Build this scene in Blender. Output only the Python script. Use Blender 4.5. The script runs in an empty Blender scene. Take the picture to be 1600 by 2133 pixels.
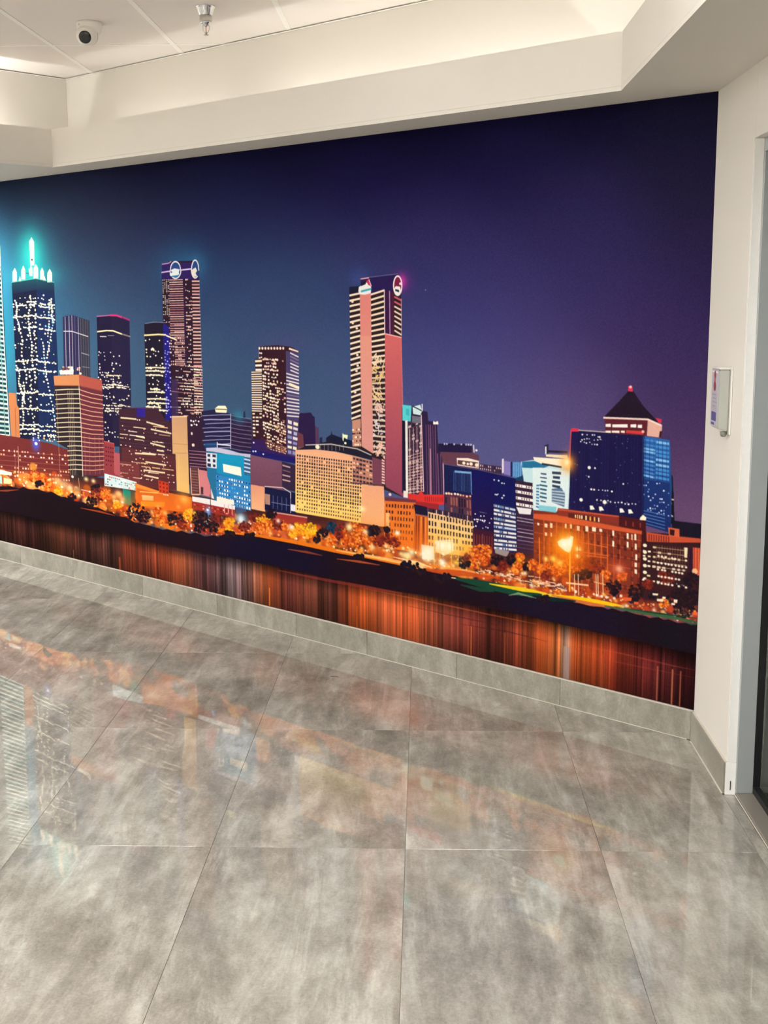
import bpy, bmesh, math, random
import numpy as np
from mathutils import Vector, Matrix
random.seed(5)
sc = bpy.context.scene
C = sc.collection
# ---------------------------------------------------------------- camera
cam_data = bpy.data.cameras.new('camera'); cam = bpy.data.objects.new('camera', cam_data); C.objects.link(cam)
cam.matrix_world = Matrix(((0.99950289, -0.00280242, 0.03140259, 0.0),
                           (0.03143300, 0.16559475, -0.98569282, 0.0),
                           (-0.00243778, 0.98618990, 0.16560052, 1.663),
                           (0, 0, 0, 1)))
cam_data.sensor_fit = 'VERTICAL'; cam_data.sensor_height = 24.0; cam_data.lens = 24.0 * 2629.96 / 2133.0
cam_data.clip_start = 0.05; cam_data.clip_end = 60
sc.camera = cam
# ---------------------------------------------------------------- world (dim neutral, the room is closed) and exposure
world = bpy.data.worlds.new('world'); sc.world = world; world.use_nodes = True
world.node_tree.nodes['Background'].inputs[0].default_value = (0.9, 0.95, 1.0, 1); world.node_tree.nodes['Background'].inputs[1].default_value = 0.15
sc.view_settings.view_transform = 'Standard'; sc.view_settings.look = 'None'; sc.view_settings.gamma = 1.0
sc.view_settings.use_curve_mapping = False
sc.view_settings.exposure = -0.10
PANEL_N, PANEL_F, FILL_L, FILL_A = 1.0, 17.0, 44.0, 42.0   # ceiling panels: near the mural, further back, left side and alcove (both added as fill)
COVE_M, COVE_R, COVE_L, FILL_B = 11.0, 350.0, 70.0, 6.0   # cove tubes: print wall, right wall, left bulkhead, back and left of the room (added as fill)
PRINT_GAIN = 0.92    # reflectance of the print for paper white
# unseen ceiling light panels, the L ones added to brighten the left: (x, y, z, strength, where), set in the ceiling grid above and behind the viewer
PANELS = [(-1.53, 4.63, 2.90, 'N', 'nearest the mural, on the left'), (-0.33, 4.63, 2.90, 'N', 'nearest the mural, on the right'),
          (-1.53, 2.23, 2.90, 'F', 'in the second row, on the left'), (0.27, 2.23, 2.90, 'F', 'in the second row, on the right'),  # right-hand F panels set further right to brighten the upper left
          (-1.53, -0.17, 2.90, 'F', 'in the third row, on the left'), (0.27, -0.17, 2.90, 'F', 'in the third row, on the right'),
          (-3.33, 3.43, 2.90, 'L', 'unseen fill added in the left column, near the bulkhead'), (-3.33, 1.03, 2.90, 'L', 'unseen fill added in the left column, in the middle'), (-3.33, -1.37, 2.90, 'L', 'unseen fill added in the left column, at the back')]
# ---------------------------------------------------------------- skyline print (procedural painting)
# The wall covering is a flat printed night skyline.  It is drawn here from polygons, window grids,
# soft lights and streaks on a sheet; SHEET turns traced outline coordinates into sheet pixels
# (flat, rectified wall print: 560 px per metre, 6.0 m x 2.274 m).
PW, PH, PS = 3360, 1274, 560.0
SHEET = np.array([[3.3438294, -0.20942912, 698.92375], [0.19335775, 1.5383174, -581.62731], [0.0004692689, -8.330569e-05, 1.0]])
CV = np.zeros((PH, PW, 3), np.float32)
rg = np.random.default_rng(7)
def sh(pts):
    q = np.asarray(pts, np.float64).reshape(-1, 2)
    h = q @ SHEET[:, :2].T + SHEET[:, 2]
    return h[:, :2] / h[:, 2:3]
INV = np.linalg.inv(SHEET)
def col(c): return np.asarray(c, np.float32) / 255.0
def raw_poly(q, c, a=1.0, c2=None):
    x0, y0 = np.floor(q.min(0)).astype(int); x1, y1 = np.ceil(q.max(0)).astype(int) + 1
    cx0, cy0, cx1, cy1 = max(x0, 0), max(y0, 0), min(x1, PW), min(y1, PH)
    if cx1 <= cx0 or cy1 <= cy0: return
    n = 2 if (cx1 - cx0) * (cy1 - cy0) > 4000 else 3
    xs = (np.arange((cx1 - cx0) * n) + .5) / n + cx0; ys = (np.arange((cy1 - cy0) * n) + .5) / n + cy0
    ins = np.zeros((len(ys), len(xs)), bool)
    X = xs[None, :]; Y = ys[:, None]
    for i in range(len(q)):
        ax, ay = q[i]; bx, by = q[i - 1]
        if ay == by: continue
        ins ^= ((ay > Y) != (by > Y)) & (X < (bx - ax) * (Y - ay) / (by - ay) + ax)
    m = ins.reshape(cy1 - cy0, n, cx1 - cx0, n).mean((1, 3)).astype(np.float32)[..., None] * a
    c = col(c)
    if c2 is not None:
        t = np.clip((np.arange(cy0, cy1) - q[:, 1].min()) / max(1, np.ptp(q[:, 1])), 0, 1)[:, None, None].astype(np.float32)
        c = c * (1 - t) + col(c2) * t
    V = CV[cy0:cy1, cx0:cx1]
    V += (c - V) * m
def poly(pts, c, a=1.0, c2=None): raw_poly(sh(pts), c, a, c2)
def line(pts, wd, c, a=1.0):
    q = sh(pts)
    for i in range(len(q) - 1):
        p0, p1 = q[i], q[i + 1]; d = p1 - p0; L = max(1e-6, np.hypot(*d)); nrm = np.array([-d[1], d[0]]) / L * wd * .5
        e = d / L * wd * .2
        raw_poly(np.array([p0 - e + nrm, p1 + e + nrm, p1 + e - nrm, p0 - e - nrm]), c, a)
def disc(x, y, rx, c, a=1.0, ry=None, soft=1.0):
    p = sh([(x, y), (x + 1, y), (x, y + 1)]); sx = np.hypot(*(p[1] - p[0])) * rx; sy = np.hypot(*(p[2] - p[0])) * (ry or rx)
    u, v = p[0]; cx0, cx1 = max(int(u - sx - 2), 0), min(int(u + sx + 3), PW); cy0, cy1 = max(int(v - sy - 2), 0), min(int(v + sy + 3), PH)
    if cx1 <= cx0 or cy1 <= cy0: return
    X = (np.arange(cx0, cx1) + .5 - u)[None, :] / sx; Y = (np.arange(cy0, cy1) + .5 - v)[:, None] / sy
    r = np.sqrt(X * X + Y * Y)
    m = (np.clip((1 - r) * min(sx, sy) / soft + .5, 0, 1) * a).astype(np.float32)[..., None]
    V = CV[cy0:cy1, cx0:cx1]; V += (col(c) - V) * m
def glow(x, y, rx, c, a=1.0, ry=None, pw=1.0):
    ry = ry or rx
    p = sh([(x, y), (x + 1, y), (x, y + 1)]); sx = np.hypot(*(p[1] - p[0])) * rx; sy = np.hypot(*(p[2] - p[0])) * ry
    u, v = p[0]; cx0, cx1 = max(int(u - 2.2 * sx), 0), min(int(u + 2.2 * sx), PW); cy0, cy1 = max(int(v - 2.2 * sy), 0), min(int(v + 2.2 * sy), PH)
    if cx1 <= cx0 or cy1 <= cy0: return
    X = (np.arange(cx0, cx1) + .5 - u)[None, :] / sx; Y = (np.arange(cy0, cy1) + .5 - v)[:, None] / sy
    r2 = X * X + Y * Y
    m = (np.exp(-1.2 * r2 ** pw) * a * np.clip(1 - r2 / 4.8, 0, 1)).astype(np.float32)[..., None]
    V = CV[cy0:cy1, cx0:cx1]; V += (col(c) - V) * m
class Face:
    def __init__(s, tl, tr, br, bl): s.q = [np.array(v, float) for v in (tl, tr, br, bl)]
    def P(s, u, v):
        a, b, c, d = s.q
        return (a * (1 - u) + b * u) * (1 - v) + (d * (1 - u) + c * u) * v
    def cell(s, u0, v0, u1, v1, c, a=1.0): poly([s.P(u0, v0), s.P(u1, v0), s.P(u1, v1), s.P(u0, v1)], c, a)
    def fill(s, c, c2=None, a=1.0): poly(s.q, c, a, c2); return s
    def rows(s, n, fr, cs, v0=0., v1=1., u0=0., u1=1., p=1., j=0., a=1., brk=0.):
        for i in range(n):
            if rg.random() > p: continue
            v = v0 + (v1 - v0) * (i + .5 + rg.uniform(-j, j)) / n; h = (v1 - v0) / n * fr * .5
            c = cs[rg.integers(len(cs))]
            if brk <= 0: s.cell(u0, v - h, u1, v + h, c, a); continue
            u = u0
            while u < u1:
                L = rg.uniform(.05, .3) * (u1 - u0)
                if rg.random() > brk: s.cell(u, v - h * rg.uniform(.6, 1.1), min(u1, u + L), v + h, cs[rg.integers(len(cs))], a)
                u += L + .03 * (u1 - u0)
        return s
    def cols(s, n, fr, cs, u0=0., u1=1., v0=0., v1=1., p=1., a=1.):
        for i in range(n):
            if rg.random() > p: continue
            u = u0 + (u1 - u0) * (i + .5) / n; h = (u1 - u0) / n * fr * .5
            s.cell(u - h, v0, u + h, v1, cs[rg.integers(len(cs))], a)
        return s
    def grid(s, nc, nr, fw, fh, cs, p=1., u0=0., u1=1., v0=0., v1=1., j=0., a=1., rowp=None):
        for r in range(nr):
            pr = p if rowp is None else p * rowp[rg.integers(len(rowp))]
            for k in range(nc):
                if rg.random() > pr: continue
                u = u0 + (u1 - u0) * (k + .5 + rg.uniform(-j, j)) / nc; v = v0 + (v1 - v0) * (r + .5 + rg.uniform(-j, j)) / nr
                w = (u1 - u0) / nc * fw * .5 * rg.uniform(.75, 1.15); h = (v1 - v0) / nr * fh * .5 * rg.uniform(.75, 1.15)
                s.cell(u - w, v - h, u + w, v + h, cs[rg.integers(len(cs))], a)
        return s
    def dots(s, nc, nr, r, cs, p=1., j=.2, rowp=None, u0=0., u1=1., v0=0., v1=1., ry=None):
        for i in range(nr):
            pr = p if rowp is None else p * rowp[rg.integers(len(rowp))]
            for k in range(nc):
                if rg.random() > pr: continue
                q = s.P(u0 + (u1 - u0) * (k + .5 + rg.uniform(-j, j)) / nc, v0 + (v1 - v0) * (i + .5 + rg.uniform(-j, j)) / nr)
                k2 = rg.uniform(.7, 1.25); disc(q[0], q[1], r * k2, cs[rg.integers(len(cs))], 1., (ry or r) * k2)
        return s
CREAM = [(250, 238, 205), (245, 226, 180), (252, 244, 226)]
WHT = [(246, 240, 228), (236, 232, 228), (250, 246, 240)]
PINK = [(238, 186, 170), (226, 166, 158), (244, 206, 186)]
YEL = [(250, 230, 150), (246, 214, 120), (252, 240, 200)]
def lerpx(pts, x): a = np.array(pts, float); return np.interp(x, a[:, 0], a[:, 1])
# ---- sky
SKY = [(0,380,8,8,24),(300,350,10,8,34),(600,320,11,8,38),(900,290,13,10,40),(1200,250,17,14,42),(1480,215,22,20,44),
 (0,430,32,40,62),(200,430,26,28,54),(450,420,18,18,54),(750,380,19,15,56),(1050,340,24,20,60),(1450,320,30,27,56),
 (5,520,62,120,150),(120,500,52,68,90),(220,500,42,50,76),(330,490,36,42,78),(480,480,32,38,80),(650,470,34,34,80),(900,450,38,33,80),(1200,420,38,33,74),(1480,440,36,31,62),
 (12,640,40,130,160),(130,620,54,82,108),(250,620,56,80,112),(300,560,44,60,98),(470,560,40,64,106),(560,600,46,66,106),(660,600,48,66,106),(800,550,50,50,100),(950,560,50,46,98),(1200,550,46,40,88),(1470,560,42,34,74),
 (130,760,58,96,122),(290,760,62,88,116),(480,740,54,78,112),(580,680,56,70,110),(680,760,58,80,118),(900,700,58,60,114),(1080,680,60,54,106),(1300,680,54,42,90),(1470,720,50,38,82),
 (470,850,58,84,112),(690,860,66,86,122),(900,820,66,72,124),(1000,800,70,70,122),(1150,800,72,62,112),(1400,800,62,46,88),(1460,870,64,46,88),
 (960,890,80,86,136),(1040,920,84,86,136),(1130,890,86,78,124),(1200,860,82,66,112),(1430,980,84,58,98),(1450,1085,102,74,110),(1100,960,90,86,132)]
def paint_sky():
    gy, gx = np.mgrid[0:PH:16, 0:PW + 16:16].astype(float)
    g = np.stack([gx.ravel(), gy.ravel(), np.ones(gx.size)], 1) @ INV.T
    ph = g[:, :2] / g[:, 2:3]
    K = np.array(SKY, float); acc = np.zeros((len(ph), 3)); ws = np.zeros(len(ph))
    for k in K:
        d2 = ((ph[:, 0] - k[0]) / 1.25) ** 2 + (ph[:, 1] - k[1]) ** 2
        w = np.exp(-d2 / (2 * 72.0 ** 2)) + 1e-5 * np.exp(-d2 / (2 * 260.0 ** 2)) + 1e-12
        acc += w[:, None] * k[2:5]; ws += w
    lo = (acc / ws[:, None]).reshape(gx.shape + (3,)) / 255.0
    yy = np.arange(PH) / 16.0; xx = np.arange(PW) / 16.0
    y0 = np.minimum(yy.astype(int), lo.shape[0] - 2); x0 = np.minimum(xx.astype(int), lo.shape[1] - 2)
    fy = (yy - y0)[:, None, None]; fx = (xx - x0)[None, :, None]
    A = lo[y0][:, x0]; B = lo[y0][:, x0 + 1]; C2 = lo[y0 + 1][:, x0]; D = lo[y0 + 1][:, x0 + 1]
    CV[:] = (A * (1 - fx) + B * fx) * (1 - fy) + (C2 * (1 - fx) + D * fx) * fy
    CV[:] += rg.normal(0, .010, (PH, PW, 1))
paint_sky()
# ---- soft halos in the sky
glow(66, 535, 46, (40, 200, 190), .55, 70); glow(66, 530, 22, (50, 220, 200), .75, 50); glow(68, 575, 58, (40, 190, 185), .6, 26)
glow(2, 560, 26, (60, 160, 190), .5, 120); glow(5, 730, 34, (40, 140, 160), .6, 120)
glow(378, 560, 60, (40, 110, 150), .5, 60); glow(410, 550, 24, (50, 130, 170), .35, 30)
glow(836, 588, 22, (150, 40, 140), .6, 24); glow(838, 585, 9, (230, 60, 160), .6, 16); glow(750, 580, 26, (60, 80, 150), .5, 26)
glow(600, 712, 70, (80, 70, 120), .35, 26)
poly([(-260, 930), (0, 950), (150, 985), (300, 1010), (450, 1040), (640, 1060), (800, 1085), (1000, 1110), (1120, 1130), (1470, 1160), (1470, 1300), (1000, 1215), (800, 1170), (480, 1120), (240, 1080), (0, 1020), (-260, 990)], (64, 30, 34))
# ---- dark block and far-left continuation of the city
poly([(-260, 620), (-150, 600), (-120, 905), (-250, 900)], (22, 48, 66)); Face((-255, 630), (-155, 610), (-128, 900), (-245, 895)).dots(9, 26, 2.2, CREAM, .35)
# A tall framed tower cut by the frame
poly([(-70, 470), (1, 512), (22, 914), (-50, 905)], (16, 62, 74), 1, (30, 56, 62))
f = Face((-70, 500), (0, 520), (20, 912), (-50, 905)).rows(42, .46, [(190, 214, 204), (214, 222, 206), (160, 196, 190)], u0=.3)
f.cols(3, .10, [(120, 160, 150)], .3, 1.); line([(0, 512), (8, 700), (21, 912)], 5, (214, 224, 210))
# B spire tower
poly([(25, 588), (75, 580), (113, 588), (121, 760), (122, 915), (40, 915)], (24, 27, 50))
poly([(76, 581), (113, 588), (121, 760), (122, 915), (82, 915)], (26, 42, 82), .75)
poly([(25, 588), (75, 580), (113, 588), (114, 612), (76, 604), (26, 612)], (34, 84, 92), .8, (26, 34, 58))
fl = Face((26, 612), (76, 606), (82, 912), (40, 912)); fr = Face((77, 606), (114, 612), (121, 912), (83, 912))
TW = CREAM + [(226, 232, 190), (250, 236, 200), (214, 230, 226)]
fl.dots(9, 36, 1.55, TW, .42, .4, [.2, .6, 1.]); fr.dots(6, 36, 1.55, TW + [(140, 200, 225), (190, 226, 232)], .45, .4, [.2, .6, 1.])
for v, pr in [(.07, .5), (.09, .75), (.165, .9), (.245, .9), (.47, .85), (.53, .8), (.69, .8), (.8, .95), (.91, .8), (.94, .7), (.97, .7)]:
    for u in np.arange(.03, 1, .085):
        if rg.random() < pr: q = fl.P(u, v + rg.uniform(-.004, .004)); disc(q[0], q[1], rg.uniform(1.7, 2.7), TW[rg.integers(len(TW))], 1, rg.uniform(1.3, 2.))
        if rg.random() < pr: q = fr.P(u, v + .012 + rg.uniform(-.004, .004)); disc(q[0], q[1], rg.uniform(1.4, 2.3), TW[rg.integers(len(TW))], 1, rg.uniform(1.3, 2.))
for (u0, v0, u1, v1) in [(.1, .05, .22, .26), (.75, .03, .62, .3), (.25, .25, .45, .62), (.7, .3, .85, .62), (.35, .62, .2, .9), (.6, .55, .75, .95), (.9, .1, .95, .5), (.05, .5, .3, .75)]:
    for k in range(15):
        t = k / 14; q = fl.P(u0 + (u1 - u0) * t + .04 * math.sin(t * 9), v0 + (v1 - v0) * t); disc(q[0] + rg.uniform(-1, 1), q[1], rg.uniform(1.4, 2.4), TW[rg.integers(len(TW))], .95, rg.uniform(1.6, 2.8))
for (u0, v0, u1, v1) in [(.8, .04, .85, .2), (.9, .2, .5, .45), (.3, .35, .45, .6), (.5, .6, .9, .9), (.7, .05, .6, .3)]:
    for k in range(13):
        t = k / 12; q = fr.P(u0 + (u1 - u0) * t, v0 + (v1 - v0) * t); disc(q[0] + rg.uniform(-1, 1), q[1], rg.uniform(1.3, 2.2), (TW + [(150, 210, 230)])[rg.integers(len(TW) + 1)], .95, rg.uniform(1.5, 2.6))
for (x, y0, y1, w_) in [(31, 558, 586, 9), (42, 575, 586, 5), (49, 553, 582, 8), (65, 552, 575, 6), (75, 550, 580, 10), (88, 557, 583, 8), (93, 574, 584, 5), (104, 560, 588, 10)]:
    poly([(x, y0), (x + w_ * .5, y0 + 9), (x + w_ * .5, y1), (x - w_ * .5, y1), (x - w_ * .5, y0 + 9)], (246, 236, 212))
    line([(x - w_ * .5, y0 + 11), (x + w_ * .5, y0 + 11)], 1.6, (150, 130, 100), .8)
poly([(66, 494), (61, 503), (62, 520), (63.5, 553), (72, 553), (71.5, 504)], (246, 236, 212))
line([(61, 515), (72, 516)], 2, (160, 150, 120), .7); disc(67, 541, 2, (60, 90, 80)); line([(25, 588), (75, 580), (113, 588)], 3, (90, 190, 160), .9)
line([(55, 569), (70, 571)], 2.5, (30, 110, 100)); poly([(60, 560), (68, 556), (69, 572), (61, 572)], (196, 216, 190), .8)
# C striped slab
poly([(131, 660), (150, 656), (187, 668), (189, 790), (134, 790)], (44, 42, 74)); poly([(166, 661), (187, 668), (189, 790), (168, 790)], (52, 52, 66))
for x, a_ in [(136, .9), (144, 1.), (150, .9), (156, .45), (163, .8), (168, .35), (173, .3), (178, .3), (183, .3)]:
    line([(x, lerpx([(131, 661), (150, 657), (187, 669)], x)), (x + 3, 786)], 3.2 if a_ > .6 else 2, (196, 180, 196), a_)
line([(133, 690), (150, 690), (184, 701)], 3, (206, 196, 190)); line([(170, 735), (186, 740)], 2.2, (200, 196, 186), .8); line([(172, 764), (187, 766)], 2, (190, 180, 170), .6)
# D flat tower with magenta rim
poly([(202, 659), (232, 656), (270, 667), (274, 860), (274, 930), (208, 930)], (32, 25, 54)); poly([(232, 656), (270, 667), (274, 930), (236, 930)], (38, 32, 60), .8)
line([(202, 659), (232, 656.5)], 3.5, (190, 100, 150)); line([(230, 656.5), (244, 657), (270, 667)], 6, (206, 48, 116))
line([(203, 691), (222, 688.5), (236, 689), (252, 695), (271, 701)], 4.5, (246, 226, 170)); line([(209, 701), (222, 701)], 3, (220, 210, 190)); line([(225, 699), (238, 699)], 2, (200, 200, 190), .7)
f = Face((205, 708), (236, 706), (240, 930), (210, 930)); f.dots(9, 12, 1.5, WHT, .35, .3, [0, .4, 1.], v0=.1, v1=.55)
Face((204, 735), (252, 738), (256, 800), (207, 796)).dots(8, 7, 1.5, WHT + CREAM, .5, .3, [.3, .8])
Face((204, 780), (270, 786), (273, 930), (208, 928)).dots(13, 17, 1.5, CREAM, .5, .35, [.05, .4, 1., .6], ry=1.4)
for y in (781, 801, 806, 844, 850, 855): [disc(x, y + (x - 212) * .04 + rg.uniform(-.8, .8), rg.uniform(1.2, 2.4), CREAM[rg.integers(3)], .95, rg.uniform(1.1, 1.9)) for x in np.arange(212, 257, 2.7) if rg.random() < .8]
for y in (800, 804, 840): [disc(x, y + (x - 236) * .2 + rg.uniform(-.8, .8), rg.uniform(1.1, 2.1), CREAM[rg.integers(3)], .9, rg.uniform(1., 1.7)) for x in np.arange(236, 273, 2.9) if rg.random() < .75]
poly([(254, 660), (270, 667), (273, 800), (256, 796)], (34, 30, 62), .55)
# E twin-faced tower
poly([(301, 675), (330, 671), (341, 673), (348, 700), (358, 875), (306, 875)], (34, 27, 40))
# F tower with lit arches
poly([(338, 549), (353, 545), (400, 543), (414, 548), (420, 760), (424, 880), (430, 1000), (352, 1000), (352, 740), (340, 672)], (46, 26, 44))
poly([(338, 549), (414, 546), (416, 582), (337, 582)], (46, 30, 92))
fa = Face((338, 582), (353, 581), (358, 760), (342, 760)); fb = Face((353, 581), (381, 580), (388, 762), (356, 762)); fc = Face((382, 580), (400, 580), (404, 765), (386, 765)); fd = Face((400, 582), (416, 582), (421, 765), (404, 765))
fa.grid(4, 25, .6, .5, CREAM, .7, v1=.42); fa.grid(3, 25, .5, .4, WHT, .12, v0=.42)
fb.rows(25, .38, PINK + [(196, 134, 140), (176, 116, 128), (206, 150, 150)], v1=.66, j=.1); fb.rows(25, .4, PINK, v0=.5, p=.55, u0=.3); fb.grid(8, 10, .6, .5, PINK, .5, v0=.66)
fc.dots(5, 25, 1.5, CREAM + PINK, .45); fc.rows(25, .3, PINK, p=.2, u0=.1, u1=.8)
fd.rows(26, .44, PINK + [(214, 150, 140), (236, 196, 176)], j=.08); poly([fc.P(0, 0), fc.P(.25, 0), fc.P(.25, 1), fc.P(0, 1)], (46, 26, 60), .8)
fe = Face((357, 756), (422, 762), (425, 905), (358, 905)); fe.rows(19, .36, CREAM + PINK + [(190, 140, 120)], u0=.14, brk=.5, v1=.8, j=.1); fe.grid(15, 19, .62, .42, CREAM + PINK, .45, v1=.92, u0=.3, rowp=[.2, .6, 1.])
fe.rows(18, .4, CREAM + PINK, v1=.7, u0=.72, u1=1.); poly([(357, 790), (371, 790), (372, 868), (358, 868)], (62, 44, 84), .8)
line([(358, 815), (420, 822)], 2, (190, 130, 130), .8); line([(358, 848), (372, 848)], 2, (130, 110, 150), .8)
for cx_, rx_, y0, y1 in [(366, 11.5, 545, 580), (407, 8, 542, 579)]:
    qs = [(cx_ + rx_ * math.sin(t) * (1.0 if math.cos(t) < 0 else .92), (y0 + y1) / 2 - (y1 - y0) / 2 * math.cos(t)) for t in np.linspace(0, 2 * math.pi, 26)]
    poly(qs, (40, 70, 130)); line(qs, 4.2, (236, 232, 232))
poly([(357, 562), (364, 559), (375, 561), (373, 567), (374, 572), (366, 574), (355, 575), (354, 570), (360, 567), (356, 564)], (232, 236, 236)); line([(358, 576), (373, 574)], 4, (40, 130, 170), .9)
poly([(400, 562), (408, 557), (411, 564), (408, 569), (411, 575), (406, 577), (400, 573)], (236, 230, 214)); poly([(411, 566), (416, 563), (415, 578), (410, 573)], (40, 60, 110))
line([(337, 567.5), (354, 565)], 4, (214, 196, 232)); line([(378, 562.5), (400, 560)], 4, (226, 206, 230)); line([(338, 550.5), (352, 548), (357, 545)], 3.4, (196, 150, 200)); line([(415, 600), (420, 760), (423, 868)], 1.5, (120, 110, 150), .6)
# E details (in front of F)
poly([(301, 675), (330, 671), (341, 674), (346, 700), (357, 875), (306, 875)], (32, 26, 44))
poly([(340, 673), (352, 680), (358, 876), (345, 876)], (34, 28, 122)); line([(303, 674), (320, 671), (347, 672)], 2, (170, 160, 180), .7)
line([(301, 698.5), (330, 696.5), (346, 697.5)], 5, (250, 226, 158)); line([(347, 699), (354, 702), (368, 708)], 4.6, (244, 228, 196))
f = Face((303, 705), (342, 705), (350, 872), (308, 874)); f.dots(10, 20, 1.6, CREAM, .42, .35, [.05, .5, .8])
for y, x0, x1 in [(728, 315, 322), (766, 304, 345), (773, 304, 344), (781.5, 304, 340), (817, 308, 344), (811, 314, 334), (831, 307, 348), (840, 308, 348), (848, 305, 336), (855, 330, 350)]:
    line([(x0, y), ((x0 + x1) / 2, y - .5), (x1, y + .8)], 4.6, (252, 238, 200), .92)
    for _ in range(7): disc(rg.uniform(x0, x1), y + rg.uniform(-2.5, 2.5), 1.7, CREAM[0])
Face((342, 705), (357, 712), (358, 872), (346, 872)).dots(3, 24, 1.5, [(190, 190, 235), (225, 215, 235), (150, 150, 225)], .6)
# M violet base beside tan column, N navy waves
poly([(388, 866), (430, 872), (436, 1010), (392, 1010)], (52, 30, 50)); Face((396, 872), (416, 874), (418, 890), (398, 888)).dots(4, 2, 1.8, WHT, .9)
for x, y in [(400, 903), (402, 927), (404, 927)]: disc(x, y, 1.8, (240, 214, 200), 1, 3.2)
Face((394, 935), (430, 938), (436, 978), (396, 974)).rows(6, .22, [(190, 130, 140), (170, 120, 150)], j=.2)
poly([(420, 857), (452, 852), (480, 862), (490, 868), (524, 876), (526, 950), (426, 940)], (38, 34, 68)); poly([(480, 862), (524, 876), (526, 940), (482, 930)], (46, 28, 56), .8)
for k in range(9):
    y = 866 + k * 8.6; line([(422 + (k % 3) * 3, y), (440, y - 1), (462, y - 2 + (k % 2) * 1.5), (480, y - 2)], 2.2 + (k % 3 == 1) * 1.2, (176, 170, 206), .9); line([(481, y - 1), (500, y + 3), (524, y + 6)], 1.8, (150, 132, 172), .85)
line([(481, 862), (481, 935)], 3, (190, 186, 214)); line([(453, 925), (481, 928)], 4, (226, 226, 240)); line([(453, 921), (453, 936)], 4, (226, 226, 240))
poly([(455, 845), (470, 845), (474, 852), (472, 860), (450, 859), (448, 851)], (250, 240, 200)); line([(449, 852), (473, 853)], 2.4, (70, 60, 40)); glow(498, 868, 16, (50, 150, 170), .5)
poly([(508, 858), (511, 855), (512, 870), (507, 870)], (40, 40, 70))
poly([(426, 922), (452, 922), (452, 938), (428, 936)], (30, 70, 120), .8)
# K brown block
poly([(248, 852), (300, 848), (330, 852), (346, 876), (362, 880), (368, 1022), (250, 1006)], (62, 35, 48)); poly([(255, 930), (368, 950), (368, 1024), (250, 1006)], (108, 48, 44), .55)
poly([(285, 849), (303, 849), (303, 869), (285, 868)], (44, 32, 130)); line([(262, 848), (345, 852)], 2.4, (110, 70, 100), .6)
f = Face((250, 866), (352, 878), (366, 1018), (250, 1004)); f.rows(17, .07, [(120, 80, 90), (96, 60, 74)], a=.7, j=.2); f.rows(17, .24, CREAM + [(240, 200, 140), (206, 160, 130)], brk=.72, j=.25, p=.9); f.grid(24, 17, .55, .3, CREAM + PINK, .2, j=.3)
for (x0, y0, x1, y1) in [(252, 870, 284, 873), (306, 879, 340, 888), (315, 894, 357, 903), (284, 908, 302, 912), (314, 923, 344, 931), (328, 938, 342, 940), (282, 944, 324, 947), (304, 962, 346, 969), (300, 979, 344, 985), (302, 990, 330, 996)]: line([(x0, y0), (x1, y1)], 5, (250, 230, 184), .9)
poly([(246, 960), (290, 965), (292, 1012), (250, 1006)], (150, 66, 62), .4)
# L tan column, pink boxes
poly([(358, 868), (390, 867), (395, 1028), (369, 1022), (366, 946), (360, 945)], (198, 150, 116), 1, (232, 186, 110)); line([(359, 868), (390, 867.5)], 4, (236, 198, 150)); line([(361, 924), (391, 926)], 1.6, (150, 110, 80), .6); line([(361, 944), (391, 944)], 1.6, (150, 110, 80), .6); line([(372, 948), (374, 1022)], 2, (240, 200, 130), .7)
poly([(396, 972), (415, 975), (418, 1032), (398, 1030)], (92, 56, 58)); Face((399, 978), (412, 979), (414, 1026), (401, 1024)).rows(8, .3, [(150, 100, 90)]); line([(397, 975), (400, 1030)], 4, (226, 176, 150)); line([(414, 976), (417, 1030), (400, 1030)], 4, (226, 176, 150))
poly([(415, 978), (437, 982), (440, 1036), (417, 1030)], (206, 124, 128)); poly([(419, 1014), (424, 1015), (424, 1030), (419, 1029)], (80, 46, 56)); poly([(438, 982), (450, 984), (450, 1040), (441, 1038)], (236, 222, 220)); poly([(438, 986), (442, 986), (444, 1014), (440, 1014)], (50, 36, 56))
# O cyan block
poly([(430, 934), (452, 932), (480, 937), (500, 944), (523, 948), (523, 1062), (450, 1050), (432, 990)], (38, 110, 150)); poly([(430, 933), (452, 932), (480, 938), (500, 944), (523, 946), (523, 953), (500, 951), (452, 942), (430, 939)], (196, 192, 214))
f = Face((430, 943), (452, 945), (452, 976), (431, 973)).fill((222, 226, 232)); f.grid(2, 3, .62, .6, [(40, 40, 70)]); poly([(452, 944), (510, 950), (510, 990), (523, 992), (523, 1010), (452, 985)], (24, 150, 188), 1, (30, 128, 176))
poly([(464.5, 966), (502, 973.5), (504, 992), (466, 983)], (248, 244, 228)); Face((509, 952), (522, 955), (522, 988), (509, 985)).fill((60, 80, 120)).rows(4, .4, [(190, 220, 236)])
f = Face((450, 988), (523, 1004), (523, 1064), (452, 1046)).fill((50, 128, 190)); f.grid(14, 7, .62, .55, [(235, 244, 248), (200, 226, 240), (246, 246, 240)], .72); f.grid(12, 7, .4, .4, [(24, 40, 90)], .4)
poly([(478, 1012), (494, 1014), (494, 1032), (478, 1030)], (40, 130, 196), .7)
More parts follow.
